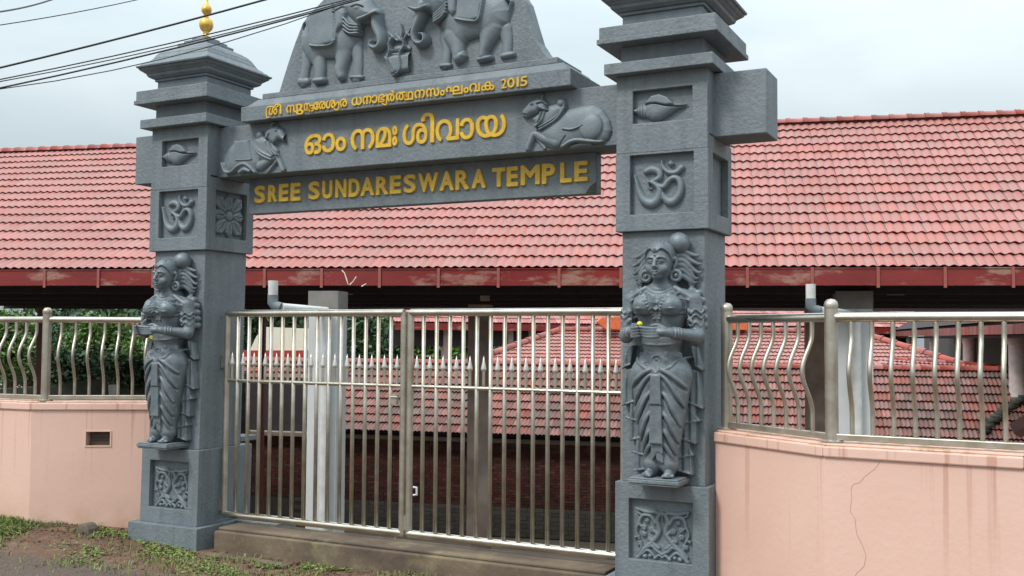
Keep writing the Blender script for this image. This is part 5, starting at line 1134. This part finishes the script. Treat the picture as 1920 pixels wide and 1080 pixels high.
q3([(1362, 606), (1400, 604), (1402, 618), (1362, 619)], 30, .6, ORANGE, 'awning', None); tag(bpy.data.objects['awning.001'], 'orange awning right of the near pillar, seen through the railing', 'awning')

# ---- things seen through the left railing
gw = q3([(-40, 732), (80, 724), (140, 716), (285, 701), (460, 700), (460, 900), (-40, 900)], 24, .4, MOSS, 'garden_wall', None); tag(gw, 'dark damp garden wall behind the left railing with its top edge rising to the right', 'wall')
rr_ = q3([(150, 603), (300, 607), (300, 614), (152, 611)], 30, 1.2, GUTTER, 'red_canopy', None); tag(rr_, 'thin red metal canopy above the shrubs behind the left railing', 'canopy')
yy_ = q3([(240, 629), (285, 629), (285, 636), (240, 636)], 29, .3, YELL, 'yellow_board', None); tag(yy_, 'yellow board behind the shrubs beside the left statue hands', 'board')
bb_ = q3([(258, 659), (300, 659), (300, 668), (258, 668)], 27, .3, REDP, 'red_beam', None); tag(bb_, 'short red beam beside the left statue, behind the railing', 'beam')
wp = q3([(203, 722), (211, 722), (210, 745), (204, 745)], 22, .2, WHITE, 'white_post', None); tag(wp, 'short white post against the dark garden wall', 'post')

def foliage(name, c, r, n, m, label, cat, group=None, trunk=True, size=.09):
    t = empty(name, (c[0], c[1], -3.2), 0, label, cat, group); k = MB(); c = np.array(c)-(c[0], c[1], -3.2)
    cl = [(np.random.normal(0, .42, 3)*np.array(r)) for _ in range(26)]
    for i in range(n):
        q = cl[random.randrange(26)]+np.random.normal(0, .20, 3)*np.array(r); q = c+q; a = np.random.normal(size=3); a /= np.linalg.norm(a); b = np.cross(a, np.random.normal(size=3)); b /= np.linalg.norm(b); s = size*random.uniform(.6, 1.4)
        k.add([q-a*s, q+b*s*.42, q+a*s, q-b*s*.42], [(0, 1, 2, 3)], random.uniform(.001, 1))
    k.build('crown', m, t)
    if trunk:
        k = MB(); k.tube([(0, 0, 0), (.05, .03, c[2]*.5), (0, 0, c[2])], [.14, .1, .05], 8)
        for j in range(5): q = cl[j]; k.tube([(0, 0, c[2]*.7), tuple(c+q*.5), tuple(c+q)], [.06, .035, .012], 6)
        k.build('trunk', BARK, t)
    return t
gsh = 'shrubs behind the left railing'
for px, py, D, r, m, lab in ((20, 650, 27, (1.1, .8, .8), LEAF, 'yellow green shrub at the far left behind the railing'), (55, 665, 29, (1.2, .8, .9), LEAFD, 'dark shrub left of the brown column'), (120, 650, 30, (1.2, 1, 1.0), LEAFD, 'tall dark shrub just right of the brown column'), (175, 655, 27, (1.0, .8, .75), LEAF, 'bright green shrub in the middle of the left railing'), (235, 655, 27, (.9, .8, .6), LEAF, 'bright green shrub nearest the left statue hands'), (150, 690, 26, (1.3, .6, .4), LEAFD, 'low dark shrub along the garden wall'), (255, 705, 23, (.6, .4, .25), LEAFD, 'small pale leaved plant at the foot of the left pillar')):
    foliage('shrub', AT(px, py, D), r, 5200, m, lab, 'shrub', gsh, size=.075)
foliage('tree', AT(180, 640, 48), (6.5, 3, 2.6), 9000, LEAFD, 'wide dark tree mass behind the shrubs at the left', 'tree', size=.2)
foliage('tree', AT(500, 610, 50), (4.5, 2, 2.2), 7000, LEAFD, 'dark tree behind the cream kiosk', 'tree', size=.18)
foliage('tree', AT(700, 640, 52), (2.6, 2, 1.9), 7000, LEAFD, 'dark tree seen through the gate left of the middle stile', 'tree', 'trees beyond the far hall', size=.16)
foliage('tree', AT(835, 640, 52), (2.6, 2, 1.9), 7000, LEAF, 'lighter green tree between the far hall columns', 'tree', 'trees beyond the far hall', size=.16)
foliage('tree', AT(955, 640, 54), (2.6, 2, 1.9), 7000, LEAFD, 'dark green tree right of the beige column beyond the far hall', 'tree', 'trees beyond the far hall', size=.16)

# ================================================================== OVERHEAD CABLES
def cable(p0, p1, r, label, sag=.12, y=-1.6, sl=2.2):
    a, b = PY(*p0, y), PY(*p1, y+.9); d = b-a; A = a-d*sl; B = b+d*sl; P = []
    for i in range(33):
        t = i/32; q = A+(B-A)*t; tt = (t*(1+2*sl)-sl); q[2] -= sag*(tt*(1-tt))*.3; P.append(tuple(q))
    k = MB(); k.tube(P, r, 6); tag(k.build('overhead_cable', CABLE, None, smooth=2), label, 'cable', 'overhead cables crossing the sky at top left')
cable((0, 22), (95, 0), .006, 'uppermost overhead cable cutting the top left corner')
cable((0, 47), (255, 0), .0035, 'thin overhead cable, second from the top left corner')
cable((0, 127), (495, 0), .0068, 'thick overhead cable passing in front of the golden finial')
cable((0, 149), (640, 2), .0042, 'upper strand of the low cable bundle over the left pillar roof', .25)
cable((0, 153), (660, 0), .0035, 'thin middle strand of the low cable bundle', .4)
cable((0, 165), (700, -8), .0055, 'thick lower strand of the low cable bundle', .3)
cable((0, 167), (640, 8), .0032, 'lowest thin overhead cable crossing the left elephant', .9)

# ================================================================== VERGE: grass, leaves, stone, litter
def ghit(px, py):
    p = PZ(px, py, .0)
    for _ in range(5): p = PZ(px, py, gz(p[0], p[1]))
    return p
k = MB()
def blade(x, y, h, lean, w, tint):
    z = gz(x, y); a = random.uniform(0, 6.28); dx, dy = math.cos(a), math.sin(a); l = lean*h
    k.add([(x-dy*w, y+dx*w, z-.01), (x+dy*w, y-dx*w, z-.01), (x+dx*l*.4+dy*w*.6, y+dy*l*.4-dx*w*.6, z+h*.6), (x+dx*l*.4-dy*w*.6, y+dy*l*.4+dx*w*.6, z+h*.6), (x+dx*l, y+dy*l, z+h*.85)], [(0, 1, 2, 3), (3, 2, 4)], tint)
import mathutils
def dens(x, y): return mathutils.noise.noise((x*1.6, y*2.4, 3.1))
def wy(x):       # y of the wall foot / pillar foot / step at x
    if x < -3.27: return -.22+(x+3.27)*.094
    if x < -2.3: return -.22+(x+3.27)*.6
    return -.08 if x < -1.55 else (.02 if x < 1.6 else -.1)
for _ in range(60000):
    x = random.uniform(-7.5, 3.6); y0 = wy(x); y = y0-abs(random.gauss(0, .42))-.01
    if y < -1.7: continue
    q = dens(x, y); near_ = (y0-y)
    band = 1.0 if x < -3.0 else (.55 if near_ > .18 else .2)
    if random.random() > band*max(0, .62+q*1.7)-max(0, near_-.9)*.8: continue
    if -2.7 < x < -1.4 and near_ < .35 and random.random() < .8: continue
    blade(x, y, random.uniform(.012, .048)*(1.3 if x < -3.2 else 1), random.uniform(.5, 1.6), random.uniform(.0022, .0055), random.uniform(.001, 1))
for _ in range(42000):      # low broad-leaved weeds
    x = random.uniform(-7.5, 2.6); y = wy(x)-abs(random.gauss(0, .36))-.01
    if y < -1.6 or dens(x+7, y*1.3+2) < (-.08 if x < -2.9 else .12): continue
    a = random.uniform(0, 6.28); s = random.uniform(.006, .015); z = gz(x, y)+random.uniform(.002, .022); ca, sa = math.cos(a)*s, math.sin(a)*s; t = random.uniform(-.5, .5)*s
    k.add([(x-ca, y-sa, z), (x+sa*.6, y-ca*.6, z+t), (x+ca, y+sa, z+.3*s), (x-sa*.6, y+ca*.6, z-t)], [(0, 1, 2, 3)], random.uniform(.001, 1))
tag(k.build('verge_grass', GRASS), 'patchy green grass and weeds on the verge before the wall and step', 'grass', kind='stuff')
k = MB()
for _ in range(2600):
    x = random.uniform(-7, 3.5); y = wy(x)-abs(random.gauss(0, .35))-.02; z = gz(x, y)+.006
    if y < -1.8: continue
    a = random.uniform(0, 6.28); s = random.uniform(.008, .024); t = random.uniform(-.3, .6)
    k.add([(x, y, z), (x+math.cos(a)*s, y+math.sin(a)*s, z+s*t), (x+math.cos(a+.8)*s*1.5, y+math.sin(a+.8)*s*1.5, z+s*.5), (x+math.cos(a+1.6)*s, y+math.sin(a+1.6)*s, z)], [(0, 1, 2, 3)], random.uniform(.001, 1))
tag(k.build('leaf_litter', DEADL), 'dry brown leaves and twigs strewn along the wall foot', 'leaves', kind='stuff')
k = MB()
for _ in range(1800):
    x = random.uniform(-6, 3.2); y = wy(x)-random.uniform(.02, 2.0); s = random.uniform(.004, .013); z = gz(x, y)
    k.add([(x-s, y, z), (x, y-s, z), (x+s, y, z), (x, y+s, z), (x, y, z+s*.9)], [(0, 1, 4), (1, 2, 4), (2, 3, 4), (3, 0, 4)], random.uniform(.001, 1))
tag(k.build('gravel', STONE), 'small stones scattered over the verge', 'gravel', kind='stuff')
p = ghit(157, 1000); k = MB(); vs = []; rn = [(-1, 0), (-.9, .5), (-.55, .9), (0, 1.05), (.5, .92), (.85, .55), (1, 0)]
k.prism([(p[0]+.075*u, p[2]-.01+.085*v) for u, v in rn]+[(p[0]+.07, p[2]-.06), (p[0]-.07, p[2]-.06)], p[1]-.02, p[1]+.09)
tag(k.build('rock', STONE, bevel=.012), 'round brown stone at the foot of the left pink wall', 'rock')
for px, py, m, lab, s in ((515, 1046, LITW, 'scrap of white paper in the grass before the step', .035), (515, 1060, LITB, 'pale blue scrap of plastic in the grass before the step', .025), (655, 1064, DEADL, 'large curled dry leaf below the step', .05), (750, 1070, DEADL, 'curled dry leaf near the bottom edge below the step', .035)):
    p = ghit(px, py); k = MB(); vs = [(p[0]+s*(u-.5)*1.3, p[1]+s*(v-.5)*.9, p[2]+.008+.35*s*abs(math.sin(u*3.3+v*2.2))) for v in np.linspace(0, 1, 4) for u in np.linspace(0, 1, 5)]
    k.add(vs, [(j*5+i, j*5+i+1, (j+1)*5+i+1, (j+1)*5+i) for j in range(3) for i in range(4)]); o = k.build('dry_leaf' if m is DEADL else 'litter', m); tag(o, lab, 'leaf' if m is DEADL else 'litter')
